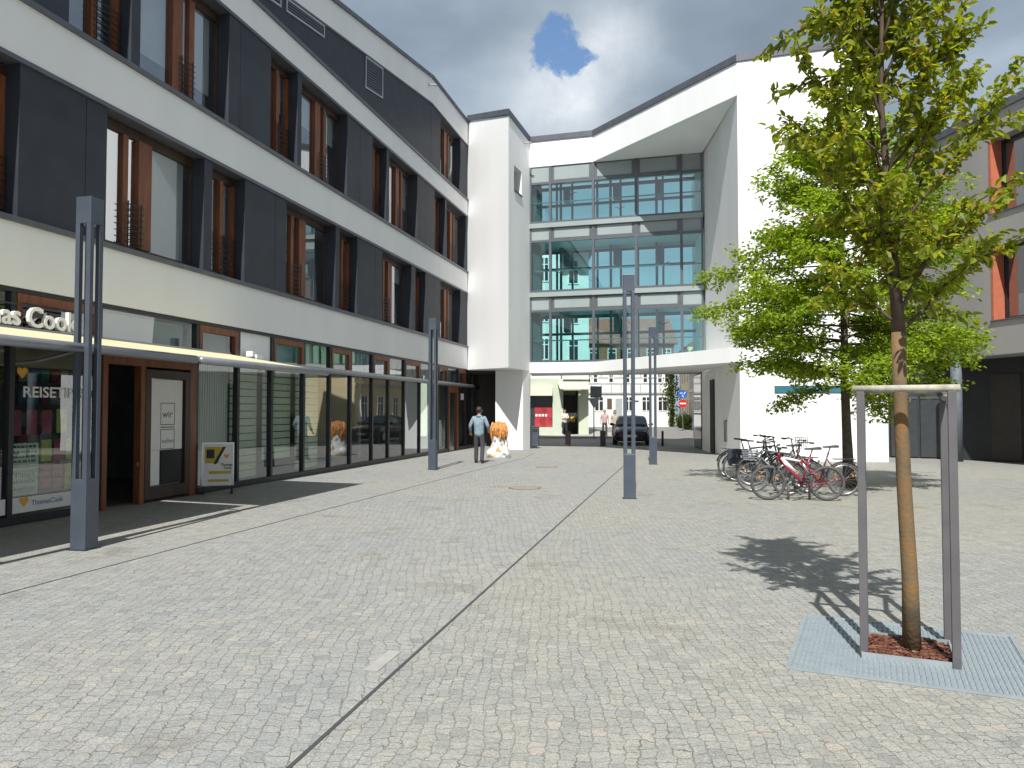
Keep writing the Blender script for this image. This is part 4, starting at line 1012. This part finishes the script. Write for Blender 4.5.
place(bike('city', drk), (6.35, 19.0), (5.46, 19.55), 'black bike at the far end of the row, nearest the passage')
M['stand'] = mat('bike_stand_steel', (.2, .2, .21), .5, .5)
for i, (x, y, lb) in enumerate(((5.45, 15.0, 'low steel bike stand under the red mountain bike'), (5.75, 16.6, 'low steel bike stand between the grey bike and the black basket bike'), (5.85, 18.3, 'low steel bike stand under the black bike with saddlebags'))):
    m = MB(); m.tube([(x - .2, y - .12, 0), (x - .2, y - .12, .3), (x - .12, y - .12, .36), (x + .12, y - .12, .36), (x + .2, y - .12, .3), (x + .2, y - .12, 0)], .024, 8); tag(m.build('bike_stand', M['stand'], None, True), lb, 'bike stand', 'low bike stands under the bicycles')

# ------------------------------------------------------------------ people
def skin_geo(nodes, edges, sub=2):
    me = bpy.data.meshes.new('sk'); me.from_pydata([n[0] for n in nodes], edges, []); me.update()
    o = bpy.data.objects.new('sk', me); COL.objects.link(o)
    o.modifiers.new('s', 'SKIN'); 
    if not me.skin_vertices: 
        bpy.context.view_layer.objects.active = o
    sv = me.skin_vertices[0].data
    for i, n in enumerate(nodes):
        r_ = n[1]; sv[i].radius = (r_, r_) if not isinstance(r_, tuple) else r_; sv[i].use_root = (i == 0)
    sm = o.modifiers.new('d', 'SUBSURF'); sm.levels = sub; sm.render_levels = sub
    dg = bpy.context.evaluated_depsgraph_get(); em = bpy.data.meshes.new_from_object(o.evaluated_get(dg))
    vs = [tuple(v.co) for v in em.vertices]; fs = [tuple(p.vertices) for p in em.polygons]
    bpy.data.objects.remove(o); bpy.data.meshes.remove(em); bpy.data.meshes.remove(me)
    return vs, fs
class Skel:
    def __init__(s): s.n = []; s.e = []
    def chain(s, pts, start=None):
        prev = start
        for p, r_ in pts:
            s.n.append((p, r_)); i = len(s.n) - 1
            if prev is not None: s.e.append((prev, i))
            prev = i
        return prev
M['skin'] = mat('skin_tone', (.50, .28, .20), .55, var=.06)
def person(label, loc, yaw, h, top, legs, hair, arms, stride=.12, skirt=False, long_hair=False, turn=0.0, shoes=None, bare=False, grp=None):
    t = thing('person', label, 'person', (0, 0, 0), grp)
    k = h / 1.75
    P = lambda x, y, z: (x * k, y * k, z * k)
    hips = {-1: P(-.09, 0, .92), 1: P(.09, 0, .92)}
    knee = {-1: P(-.11, .02 + stride * .5, .50), 1: P(.11, .05 - stride * .4, .50)}
    ank = {-1: P(-.12, -.03 + stride, .085), 1: P(.12, -.03 - stride, .085)}
    sh_ = {-1: P(-.185, -.01, 1.42), 1: P(.185, -.01, 1.42)}
    el = {s: P(*arms[s][0]) for s in (-1, 1)}; wr = {s: P(*arms[s][1]) for s in (-1, 1)}
    # body: one continuous surface
    S = Skel(); pel = S.chain([(P(0, 0, .95), .105 * k)]); wst = S.chain([(P(0, 0, 1.12), .095 * k)], pel); ch = S.chain([(P(0, 0, 1.34), .12 * k)], wst); nk = S.chain([(P(0, -.005, 1.47), .055 * k), (P(0, 0, 1.53), .05 * k)], ch)
    hd = S.chain([(P(0, .02, 1.60), .075 * k), (P(0, .015, 1.67), .088 * k), (P(0, .005, 1.72), .06 * k)], nk)
    for s in (-1, 1):
        a = S.chain([(sh_[s], .055 * k), (el[s], .04 * k), (wr[s], .027 * k)], ch)
        d = (Vector(wr[s]) - Vector(el[s])).normalized(); pm = Vector(wr[s]) + d * .06 * k; pa = S.chain([(tuple(pm), .032 * k)], a)
        sx = d.cross(Vector((0, 1, 0))); sx = sx.normalized() if sx.length > .2 else Vector((1, 0, 0)); bend = sx.cross(d).normalized()
        for q, (of, ln) in enumerate(((-.03, .065), (-.011, .078), (.009, .074), (.028, .058))):
            b0 = pm + sx * of * k + d * .025 * k
            S.chain([(tuple(b0), .0095 * k), (tuple(b0 + d * ln * .55 * k + bend * .008 * k), .0085 * k), (tuple(b0 + d * ln * k + bend * .025 * k), .007 * k)], pa)
        S.chain([(tuple(pm - sx * .036 * k - d * .02 * k), .011 * k), (tuple(pm - sx * .058 * k + d * .028 * k), .009 * k)], pa)
        S.chain([(hips[s], .085 * k), (knee[s], .055 * k), (ank[s], .038 * k), (tuple(Vector(ank[s]) + Vector(P(.01 * s, .13, -.05))), .032 * k)], pel)
    vs, fs = skin_geo(S.n, S.e)
    m = MB(); m.add(vs, fs)
    for s in (-1, 1):
        m.ball(P(.032 * s, .095, 1.668), .012 * k, 8, 6); m.ball(P(.088 * s, .0, 1.655), (.014 * k, .025 * k, .034 * k), 8, 6)
    m.ball(P(0, .108, 1.64), (.014 * k, .02 * k, .022 * k), 8, 6); m.ball(P(0, .094, 1.603), (.025 * k, .012 * k, .008 * k), 8, 6)
    m.build('body', M['skin'], t, True)
    # clothes
    S = Skel(); a = S.chain([(P(0, 0, .80), (.18 * k, .14 * k)), (P(0, 0, 1.0), (.175 * k, .135 * k)), (P(0, 0, 1.16), (.175 * k, .13 * k)), (P(0, 0, 1.34), (.19 * k, .135 * k)), (P(0, -.01, 1.45), (.09 * k, .08 * k))])
    for s in (-1, 1): S.chain([(tuple(Vector(sh_[s]) * 1.0), .075 * k), (el[s], .058 * k), (tuple(Vector(el[s]).lerp(Vector(wr[s]), .95)), .046 * k)], 3)
    vs, fs = skin_geo(S.n, S.e); m = MB(); m.add(vs, fs); jk = m.build('jacket', top, t, True)
    m = MB(); m.torus(P(0, -.01, 1.485), .078 * k, .03 * k, 'Z', 16, 6); m.build('collar', top, jk, True)
    S = Skel(); S.chain([(P(0, 0, 1.07), (.13 * k, .105 * k)), (P(0, 0, .90), (.15 * k, .118 * k))])
    if skirt:
        m = MB(); m.lathe(P(0, 0, 0), [(.14 * k, 1.0 * k), (.17 * k, .85 * k), (.23 * k, .5 * k), (.22 * k, .5 * k), (.13 * k, .98 * k)], 20); m.build('skirt', legs, t, True)
    else:
        for s in (-1, 1): S.chain([(tuple(Vector(hips[s]) - Vector(P(0, 0, .06))), .098 * k), (knee[s], .073 * k), (tuple(Vector(ank[s]) + Vector(P(0, 0, -.03))), .066 * k)], 1)
        vs, fs = skin_geo(S.n, S.e); m = MB(); m.add(vs, fs); m.build('trousers', legs, t, True)
    for s in (-1, 1):
        m = MB(); A_ = Vector(ank[s]); m.ball(tuple(A_ + Vector(P(.01 * s, .055, -.035))), (.05 * k, .14 * k, .05 * k), 12, 8); m.build('shoe', shoes or M['black'], t, True)
    m = MB()
    rr = random.Random(3)
    b0 = len(m.v); m.ball(P(0, -.018, 1.69), (.098 * k, .112 * k, .098 * k), 18, 12)
    for i in range(b0, len(m.v)):
        x, y, z = m.v[i]
        if y > .045 * k and z < 1.715 * k: y = .045 * k
        j = 1 + rr.uniform(-.04, .05); m.v[i] = (x * j, y * j, z if z > 1.6 * k else 1.6 * k)
    if long_hair: m.ball(P(0, -.055, 1.56), (.095 * k, .06 * k, .17 * k), 14, 10)
    m.build('hair', hair, t, True)
    t.location = (loc[0], loc[1], loc[2] if len(loc) > 2 else 0); t.rotation_euler = (0, 0, yaw)
    return t
denim = mat('washed_denim', (.20, .27, .32), .85, var=.22, scale=14, bump=.2); dgrey = mat('dark_grey_trousers', (.05, .047, .055), .85, var=.12, scale=9); brownhair = mat('brown_hair', (.035, .02, .014), .6, var=.3, scale=30)
ARM = {-1: [(-.285, -.04, 1.17), (-.30, .10, .97)], 1: [(.29, -.03, 1.17), (.27, .16, 1.02)]}
person('man seen from behind in pale denim jacket and dark grey trousers on the square', (-1.06, 25.2), R(-12), 1.78, denim, dgrey, brownhair, ARM, .10)
cream_t = mat('cream_top', (.62, .58, .48), .85); green_t = mat('dark_green_trousers', (.03, .07, .04), .85); black_t = mat('black_trousers', (.02, .02, .022), .85); pink = mat('pale_pink_coat', (.48, .33, .30), .85, var=.15, scale=9); beige = mat('beige_jacket', (.42, .36, .28), .85, var=.15); grey_h = mat('grey_hair', (.25, .23, .21), .7); dark_h = mat('dark_hair', (.03, .02, .015), .6); whiteshoe = M['white']
CR = {-1: [(-.26, .02, 1.18), (-.02, .20, 1.20)], 1: [(.26, .02, 1.18), (.02, .20, 1.16)]}
DN = {-1: [(-.25, -.02, 1.16), (-.25, .05, .90)], 1: [(.25, -.02, 1.16), (.25, .05, .90)]}
person('person in cream top and dark trousers, arms folded, before the green corner shop', (3.32, 49.2, .12), R(190), 1.62, cream_t, black_t, dark_h, CR, .04, shoes=whiteshoe, long_hair=True)
person('grey haired person in a pale pink coat behind the bollard left of the car', (5.65, 47.6, 0.12), R(175), 1.60, pink, dgrey, grey_h, DN, .1)
person('person with dark hair in a beige jacket close beside the parked car', (6.35, 48.2, 0), R(185), 1.68, beige, black_t, dark_h, DN, .14, long_hair=True)

# ------------------------------------------------------------------ painted sculpture
def sculpture():
    x, y = -.47, 27.83
    t = thing('painted_sculpture', 'chest high painted sculpture with shaggy orange top and white blue patched body', 'sculpture', (x, y, 0))
    m, N, L, B = nt('patchwork_paint')
    tc = N.new('ShaderNodeTexCoord'); vo = N.new('ShaderNodeTexVoronoi'); vo.inputs['Scale'].default_value = 9; L.new(tc.outputs['Object'], vo.inputs['Vector'])
    sp = N.new('ShaderNodeSeparateColor'); L.new(vo.outputs['Color'], sp.inputs[0]); rp = N.new('ShaderNodeValToRGB'); rp.color_ramp.interpolation = 'CONSTANT'
    cs = [(0, (.72, .72, .68)), (.36, (.55, .62, .66)), (.52, (.75, .75, .72)), (.68, (.20, .28, .50)), (.76, (.62, .58, .45)), (.95, (.5, .3, .12))]
    for i, (p, c) in enumerate(cs):
        e = rp.color_ramp.elements[i] if i < 2 else rp.color_ramp.elements.new(p); e.position = p; e.color = (*c, 1)
    L.new(sp.outputs[0], rp.inputs[0]); L.new(rp.outputs[0], B.inputs['Base Color']); B.inputs['Roughness'].default_value = .35
    b = MB(); b.lathe((x, y, 0), [(.34, 0), (.37, .06), (.35, .2), (.30, .36), (.265, .55), (.25, .75), (.24, .86)], 32, lambda a, z: 1 + .06 * math.sin(3 * a + 1) + (.10 if z < .4 else .0) * math.cos(2 * a)); b.ball((x - .25, y - .06, .16), (.2, .2, .19), 16, 10); b.ball((x + .2, y - .12, .15), (.18, .16, .17), 16, 10); b.ball((x + .24, y - .02, .5), (.09, .12, .18), 12, 8)
    b.build('body', m, t, True)
    o = MB(); o.lathe((x, y, 0), [(.24, .74), (.285, .80), (.285, .95), (.265, 1.08), (.21, 1.2), (.13, 1.27), (.04, 1.31)], 40, lambda a, z: 1 + .07 * math.sin(9 * a + z * 6) * (1.3 - z) * 2)
    rr = random.Random(5)
    for i in range(60):
        a = rr.uniform(0, 6.28); zt = rr.uniform(.92, 1.22); r1 = rr.uniform(.24, .29); 
        o.tube([(x + math.cos(a) * r1 * .75, y + math.sin(a) * r1 * .75, zt + .05), (x + math.cos(a) * r1 * 1.08, y + math.sin(a) * r1 * 1.08, zt - .15), (x + math.cos(a) * r1 * 1.05, y + math.sin(a) * r1 * 1.05, zt - .36)], [.04, .036, .008], 6)
    o.build('shaggy_top', mat('orange_glaze', (.52, .22, .06), .5, var=.6, scale=16), t, True)
    p = MB(); p.lathe((x, y, 0), [(.42, 0), (.42, .03)], 24); p.build('plinth', M['granite'], t)
sculpture()

# ------------------------------------------------------------------ car
def car():
    X, Y = 5.75, 37.6
    t = thing('parked_car', 'dark aubergine car parked facing the square in the shade under the bridge', 'car', (X, Y, 0))
    def ring(m, st):
        b = len(m.v); n = None
        for y, pts in st:
            full = [(px, z) for px, z in pts] + [(-px, z) for px, z in reversed(pts)]
            n = len(full); m.v += [(X + px, Y + y, z) for px, z in full]
        for i in range(len(st) - 1):
            for j in range(n): m.f.append((b + i * n + j, b + (i + 1) * n + j, b + (i + 1) * n + (j + 1) % n, b + i * n + (j + 1) % n))
        m.f.append(tuple(b + j for j in range(n))); m.f.append(tuple(b + (len(st) - 1) * n + j for j in reversed(range(n))))
    def sec(hw, zb, zt, cr=.03): return [(hw * .86, zb), (hw * .97, zb + .1), (hw, (zb + zt) / 2), (hw * .985, zt - .1), (hw * .90, zt - .015), (hw * .45, zt + cr * .7), (.001, zt + cr)]
    paint = mat('aubergine_car_paint', (.022, .014, .022), .18, .2, var=.03, spec=.8); cg = mat('car_glass', (.045, .07, .075), .05, spec=.9)
    m = MB(); ring(m, [(0, sec(.72, .32, .62)), (.06, sec(.80, .24, .68)), (.25, sec(.86, .2, .76)), (.7, sec(.875, .2, .86)), (1.15, sec(.88, .2, .93)), (2.2, sec(.885, .2, .95)), (3.4, sec(.88, .2, .96)), (3.9, sec(.85, .22, .98)), (4.15, sec(.78, .3, .9))]); m.build('body', paint, t, True)
    def cab(hw, zb, zt): return [(hw, zb), (hw * .95, zb + (zt - zb) * .5), (hw * .86, zt - .05), (hw * .72, zt - .005), (.001, zt + .02)]
    m = MB(); ring(m, [(1.1, cab(.80, .90, .96)), (1.75, cab(.80, .90, 1.33)), (2.1, cab(.80, .90, 1.41)), (3.0, cab(.79, .90, 1.42)), (3.6, cab(.77, .92, 1.32)), (4.0, cab(.72, .93, 1.0))]); cb = m.build('roof', paint, t, True)
    m = MB(); a = (-.70, 1.20, .985); q = [(-.71, 1.16, .965), (.71, 1.16, .965), (.60, 1.74, 1.315), (-.60, 1.74, 1.315)]
    m.add([(X + p[0], Y + p[1] - .035, p[2] + .03) for p in q], [(0, 1, 2, 3)]); m.build('windscreen', cg, t)
    for s in (-1, 1):
        m = MB(); m.add([(X + s * .812, Y + 1.45, .98), (X + s * .812, Y + 3.5, .99), (X + s * .715, Y + 3.3, 1.30), (X + s * .715, Y + 1.95, 1.33)], [(0, 1, 2, 3) if s > 0 else (3, 2, 1, 0)]); m.build('side_window', cg, t)
        m = MB(); m.ball((X + s * .97, Y + 1.5, 1.0), (.11, .06, .07), 12, 8); m.box((X + s * .87, Y + 1.52, .97), (.12, .04, .04)); m.build('mirror', M['black'], t, True)
        m = MB(); m.ball((X + s * .60, Y + .14, .63), (.19, .10, .075), 14, 8); m.build('headlight', mat('headlight_glass', (.35, .37, .38), .08, spec=.9), t, True)
        for yy in (.78, 3.35):
            m = MB(); m.tube([(X + s * .70, Y + yy, .31), (X + s * .90, Y + yy, .31)], .31, 24); w = m.build('wheel', M['black'], t, True)
            m = MB(); m.tube([(X + s * .89, Y + yy, .31), (X + s * .912, Y + yy, .31)], .2, 16); m.build('rim', M['steel'], w)
    m = MB(); m.box((X, Y + .0, .60), (.62, .08, .12)); m.box((X, Y - .005, .36), (1.1, .09, .14)); m.build('grille', M['black'], t)
    m = MB(); m.box((X, Y - .05, .46), (.52, .02, .11)); m.build('number_plate', M['white'], t)
    m = MB(); m.box((X - .3, Y + 1.45, 1.0), (.02, .02, .01)); m.tube([(X - .55, Y + 1.12, .99), (X - .05, Y + 1.2, 1.03)], .012, 4); m.tube([(X + .1, Y + 1.12, .99), (X + .6, Y + 1.18, 1.02)], .012, 4); m.build('wiper', M['black'], t)
    t.rotation_euler = (0, 0, R(-8.5))
car()

# ------------------------------------------------------------------ bollards, bins, signs, poster stand
bol = mat('brown_bollard', (.075, .06, .05), .7)
for x, y, w, lb in ((2.63, 36.7, .25, 'wide dark bollard at the passage, in front of the corner shop'), (4.30, 37.0, .25, 'wide dark bollard just left of the parked car')):
    m = MB(); m.box((x, y, .36), (w, .16, .70)); m.box((x, y, .012), (w + .06, .2, .02)); m.box((x, y, .72), (w * .9, .13, .025)); tag(m.build('bollard', bol, None, bevel=.012), lb, 'bollard', 'wide bollards across the passage')
m = MB(); m.tube([(7.15, 37.1, 0), (7.15, 37.1, .66)], .055, 14); m.ball((7.15, 37.1, .67), .058, 12, 8); tag(m.build('bollard', M['darkmetal'], None, True), 'thin black round bollard right of the parked car', 'bollard')
t = thing('litter_bin', 'grey sheet steel litter bin beside the white pier at the passage', 'litter bin', (1.0, 34.95, 0))
m = MB(); m.box((1.02, 34.95, .52), (.36, .30, .86), R(-10)); m.box((1.02, 34.95, .06), (.2, .2, .12), R(-10)); m.build('bin_body', M['lamp'], t, bevel=.01)
m = MB(); m.box((1.02, 34.95, .965), (.40, .34, .03), R(-10)); m.build('lid', M['metal'], t)
m = MB(); m.box((1.02, 34.79, .80), (.24, .01, .12), R(-10)); m.build('opening', M['black'], t)
m = MB(); m.box((.70, 34.42, .48), (.07, .07, .96)); m.box((.70, 34.42, .97), (.10, .10, .02)); m.build('x', M['metal']) ; o = bpy.data.objects['x']; o.name = 'guard_post'; tag(o, 'slim grey post standing against the white pier by the litter bin', 'post')
def disc(m, c, r_, th=.02, n=28): m.tube([(c[0], c[1], c[2]), (c[0], c[1] + th, c[2])], r_, n)
sx, sy = 14.0, 64.0
t = thing('traffic_sign', 'no entry sign below a round blue sign on a pole by the terraced houses', 'traffic sign', (sx, sy, 0))
m = MB(); m.tube([(sx, sy, 0), (sx, sy, 3.45)], .035, 10); m.build('pole', M['steel'], t, True)
m = MB(); disc(m, (sx, sy - .07, 2.25), .34); m.build('no_entry_disc', mat('sign_red', (.55, .02, .02), .4), t)
m = MB(); m.box((sx, sy - .08, 2.25), (.50, .02, .11)); m.build('white_bar', M['white'], t)
m = MB(); disc(m, (sx, sy - .07, 3.02), .36); m.build('blue_disc', mat('sign_blue', (.02, .12, .45), .4), t)
m = MB()
for a in (.5, 2.6, 4.7): m.box((sx + .16 * math.cos(a), sy - .085, 3.02 + .16 * math.sin(a)), (.22, .02, .06), m=Matrix.Rotation(-a - .6, 3, 'Y'))
m.build('arrow_symbol', M['white'], t)
gx, gy = 4.72, 45.0
t = thing('traffic_sign', 'grey backs of a triangular and a square sign on one pole before the corner shop', 'traffic sign', (gx, gy, 0))
m = MB(); m.tube([(gx, gy, 0), (gx, gy, 3.1)], .035, 10); m.build('pole', M['steel'], t, True)
m = MB(); m.box((gx + .12, gy - .05, 2.75), (.66, .02, .66)); m.build('square_plate', mat('grey_sign_back', (.17, .20, .20), .6), t)
m = MB(); m.prism([(gx - .36, gy - .06), (gx + .36, gy - .06), (gx + .36, gy - .04), (gx - .36, gy - .04)], 2.395, 2.40); b = len(m.v); m.add([(gx - .36, gy - .09, 2.4), (gx + .36, gy - .09, 2.4), (gx, gy - .09, 1.78), (gx - .36, gy - .07, 2.4), (gx + .36, gy - .07, 2.4), (gx, gy - .07, 1.78)], [(0, 2, 1), (3, 4, 5), (0, 1, 4, 3), (1, 2, 5, 4), (2, 0, 3, 5)]); m.build('triangle_plate', mat('bare_aluminium', (.36, .42, .42), .5, .3), t)
# poster stand before the shop window
ps = thing('poster_stand', 'white poster stand with yellow print before the blind covered shop window', 'poster stand', (-6.1, 16.1, 0))
A0 = (-6.30, 15.88); A1 = (-5.72, 16.10); PS = Frame(A0, A1, 1); w = PS.L
m = MB(); PS.box(m, 0, .03, -.03, .0, .16, 1.04); PS.box(m, w - .03, w, -.03, 0, .16, 1.04); PS.box(m, .03, w - .03, -.03, 0, 1.01, 1.04); PS.box(m, .03, w - .03, -.03, 0, .16, .19); m.build('board_frame', M['steel'], ps)
m = MB(); PS.box(m, .03, w - .03, -.025, -.008, .19, 1.01); bd = m.build('board', M['white'], ps)
for a_ in (.02, w - .06):
    m = MB(); PS.box(m, a_, a_ + .04, -.25, .18, 0, .035); PS.box(m, a_, a_ + .04, -.03, -.001, .03, .16); m.build('foot', M['black'], ps)
m = MB(); PS.box(m, .06, .33, -.007, -.004, .62, .95); m.add([PS.p(.33, -.004, .95), PS.p(.40, -.004, .95), PS.p(.33, -.004, .74)], [(0, 2, 1)]); PS.box(m, .14, w - .06, -.007, -.004, .40, .46); PS.box(m, .12, w - .1, -.007, -.004, .24, .29); m.build('yellow_print', mat('ochre_print', (.55, .40, .03), .5), ps)
m = MB(); PS.box(m, .09, .24, -.0035, -.002, .72, .90); m.add([PS.p(.40, -.003, .95), PS.p(.46, -.003, .95), PS.p(.28, -.003, .60), PS.p(.22, -.003, .60)], [(3, 2, 1, 0)]); text_on(m, PS, 'Thomas', .36, -.003, .56, .075, 0, .002); text_on(m, PS, 'Cook', .42, -.003, .50, .065, 0, .002); m.build('dark_print', M['black'], ps)
m = MB(); hx = [PS.p(.47 + .055 * .95 * math.sin(2 * math.pi * i / 20) ** 3, -.003, .76 + .055 / 16 * (13 * math.cos(2 * math.pi * i / 20) - 5 * math.cos(4 * math.pi * i / 20) - 2 * math.cos(6 * math.pi * i / 20))) for i in range(20)]; m.add(hx, [tuple(range(20))]); m.build('heart_emblem', M['heart'], ps)

# ------------------------------------------------------------------ camera, light, sky
cam = bpy.data.cameras.new('camera'); co = bpy.data.objects.new('camera', cam); COL.objects.link(co)
cam.sensor_width = 36; cam.lens = 36 * 780 / 1024; cam.clip_end = 2000
co.location = (0, 0, 1.7); co.rotation_euler = (R(90) + math.atan(26.2 / 780), 0, 0); SC.camera = co
EL, AZ = R(50.6), R(9.2)
S = Vector((-math.sin(AZ) * math.cos(EL), -math.cos(AZ) * math.cos(EL), math.sin(EL)))
sl = bpy.data.lights.new('sun', 'SUN'); sl.energy = 4.6; sl.angle = R(.53); sl.color = (1, .975, .935)
so = bpy.data.objects.new('sun', sl); COL.objects.link(so); so.rotation_euler = (-S).to_track_quat('-Z', 'Y').to_euler()
W = bpy.data.worlds.new('World'); SC.world = W; W.use_nodes = True; N, L = W.node_tree.nodes, W.node_tree.links
bg = N['Background']; bg.inputs['Strength'].default_value = .1
sky = N.new('ShaderNodeTexSky'); sky.sky_type = 'NISHITA'; sky.sun_disc = False; sky.sun_elevation = EL; sky.sun_rotation = math.pi + AZ
tc = N.new('ShaderNodeTexCoord')
def vmath(op, a, b=None):
    n = N.new('ShaderNodeVectorMath'); n.operation = op
    for i, x in enumerate((a, b)):
        if x is None: continue
        if isinstance(x, tuple): n.inputs[i].default_value = x
        else: L.new(x, n.inputs[i])
    return n
def fm(op, a, b=0.0, c=0.0, clamp=False):
    n = N.new('ShaderNodeMath'); n.operation = op; n.use_clamp = clamp
    for i, x in enumerate((a, b, c)):
        if isinstance(x, (int, float)): n.inputs[i].default_value = x
        else: L.new(x, n.inputs[i])
    return n.outputs[0]
d = vmath('NORMALIZE', tc.outputs['Generated']).outputs[0]
sep = N.new('ShaderNodeSeparateXYZ'); L.new(d, sep.inputs[0])
dz = fm('MAXIMUM', sep.outputs[2], 0.0)
inv = fm('DIVIDE', 1.0, fm('ADD', dz, .16))
pl = N.new('ShaderNodeCombineXYZ'); L.new(fm('MULTIPLY', sep.outputs[0], inv), pl.inputs[0]); L.new(fm('MULTIPLY', sep.outputs[1], inv), pl.inputs[1])
def nz(sc, det, rough=.55, off=(0, 0, 0), src=None):
    mp = N.new('ShaderNodeMapping'); mp.inputs['Location'].default_value = off; L.new(src if src is not None else pl.outputs[0], mp.inputs[0])
    n = N.new('ShaderNodeTexNoise'); n.inputs['Scale'].default_value = sc; n.inputs['Detail'].default_value = det; n.inputs['Roughness'].default_value = rough; L.new(mp.outputs[0], n.inputs['Vector']); return n.outputs['Fac']
big = nz(1.15, 6, .5, (3.1, 1.7, 0)); fine = nz(3.2, 7, .55, (8, 2, 0))
# grey cloud deck: broad light and dark masses
mass = fm('ADD', fm('MULTIPLY', big, .72), fm('MULTIPLY', fine, .28))
rc_ = N.new('ShaderNodeValToRGB'); L.new(mass, rc_.inputs[0]); cr = rc_.color_ramp
cr.elements[0].position = .34; cr.elements[0].color = (1.45, 1.86, 2.33, 1); cr.elements[1].position = .66; cr.elements[1].color = (3.3, 3.95, 4.7, 1)
e = cr.elements.new(.5); e.color = (2.05, 2.58, 3.2, 1)
# the gap of blue and its bright rim
def dirdot(v):
    n = vmath('DOT_PRODUCT', d, tuple(Vector(v).normalized())); return n.outputs['Value']
def gap(vec, lo, hi):   # 1 in the centre, 0 outside
    n = N.new('ShaderNodeMapRange'); n.interpolation_type = 'SMOOTHSTEP'; L.new(dirdot(vec), n.inputs[0]); n.inputs[1].default_value = lo; n.inputs[2].default_value = hi; return n.outputs[0]
def px(x, y):
    th = math.atan(26.2 / 780); u, v = (x - 512) / 780, (384 - y) / 780
    return (u, math.cos(th) - v * math.sin(th), math.sin(th) + v * math.cos(th))
wisp = nz(13.0, 7, .62, (1, 5, 0), d); rag = nz(20.0, 6, .6, (4.3, 2.2, 1.1), d)
def gauss(vec, deg):   # soft lobe about a direction
    one = fm('SUBTRACT', 1.0, dirdot(vec)); return fm('POWER', 2.7183, fm('MULTIPLY', one, -2.0 / R(deg) ** 2))
g1 = fm('ADD', fm('MULTIPLY', gauss(px(555, 50), 2.1), .95), fm('ADD', fm('MULTIPLY', gauss(px(560, 24), 1.3), .45), fm('MULTIPLY', gauss(px(584, 62), 1.3), .42)))
hole = fm('ADD', g1, fm('MULTIPLY', fm('SUBTRACT', rag, .5), 2.3))
hm = N.new('ShaderNodeMapRange'); hm.interpolation_type = 'SMOOTHSTEP'; L.new(hole, hm.inputs[0]); hm.inputs[1].default_value = .52; hm.inputs[2].default_value = .80
rim = gauss(px(560, 98), 3.4); rim2 = gauss(px(612, 40), 2.6)
rimv = fm('ADD', fm('MULTIPLY', rim, .95), fm('MULTIPLY', rim2, .6)); rimv = fm('MULTIPLY', rimv, fm('MULTIPLY_ADD', wisp, 2.2, -.15), clamp=True)
lo_ = N.new('ShaderNodeMapRange'); lo_.interpolation_type = 'SMOOTHSTEP'; L.new(sep.outputs[2], lo_.inputs[0]); lo_.inputs[1].default_value = .42; lo_.inputs[2].default_value = .08
lowc = N.new('ShaderNodeMixRGB'); L.new(fm('MULTIPLY', lo_.outputs[0], .35), lowc.inputs[0]); L.new(rc_.outputs[0], lowc.inputs[1]); lowc.inputs[2].default_value = (4.6, 5.3, 6.0, 1)
m1 = N.new('ShaderNodeMixRGB'); L.new(rimv, m1.inputs[0]); L.new(lowc.outputs[0], m1.inputs[1]); m1.inputs[2].default_value = (5.9, 6.3, 6.7, 1)
# light the deck behind the camera, where the sun stands in an open patch
sunny = fm('MULTIPLY', gap(tuple(S), .2, 1.0), .3)
m0 = N.new('ShaderNodeMixRGB'); L.new(sunny, m0.inputs[0]); L.new(m1.outputs[0], m0.inputs[1]); m0.inputs[2].default_value = (8.5, 8.6, 8.6, 1)
blue = N.new('ShaderNodeMixRGB'); blue.blend_type = 'MULTIPLY'; blue.inputs[0].default_value = 1; L.new(sky.outputs[0], blue.inputs[1]); blue.inputs[2].default_value = (1.0, 1.12, 1.2, 1)
m2 = N.new('ShaderNodeMixRGB'); L.new(hm.outputs[0], m2.inputs[0]); L.new(m0.outputs[0], m2.inputs[1]); L.new(blue.outputs[0], m2.inputs[2])
L.new(m2.outputs[0], bg.inputs['Color'])
vs_ = SC.view_settings; vs_.view_transform = 'Standard'; vs_.look = 'None'; vs_.exposure = .50; vs_.gamma = 1; vs_.use_curve_mapping = False
SC.cycles.max_bounces = 8; SC.cycles.transparent_max_bounces = 16; SC.cycles.caustics_reflective = False; SC.cycles.caustics_refractive = False
SC.cycles.use_denoising = True
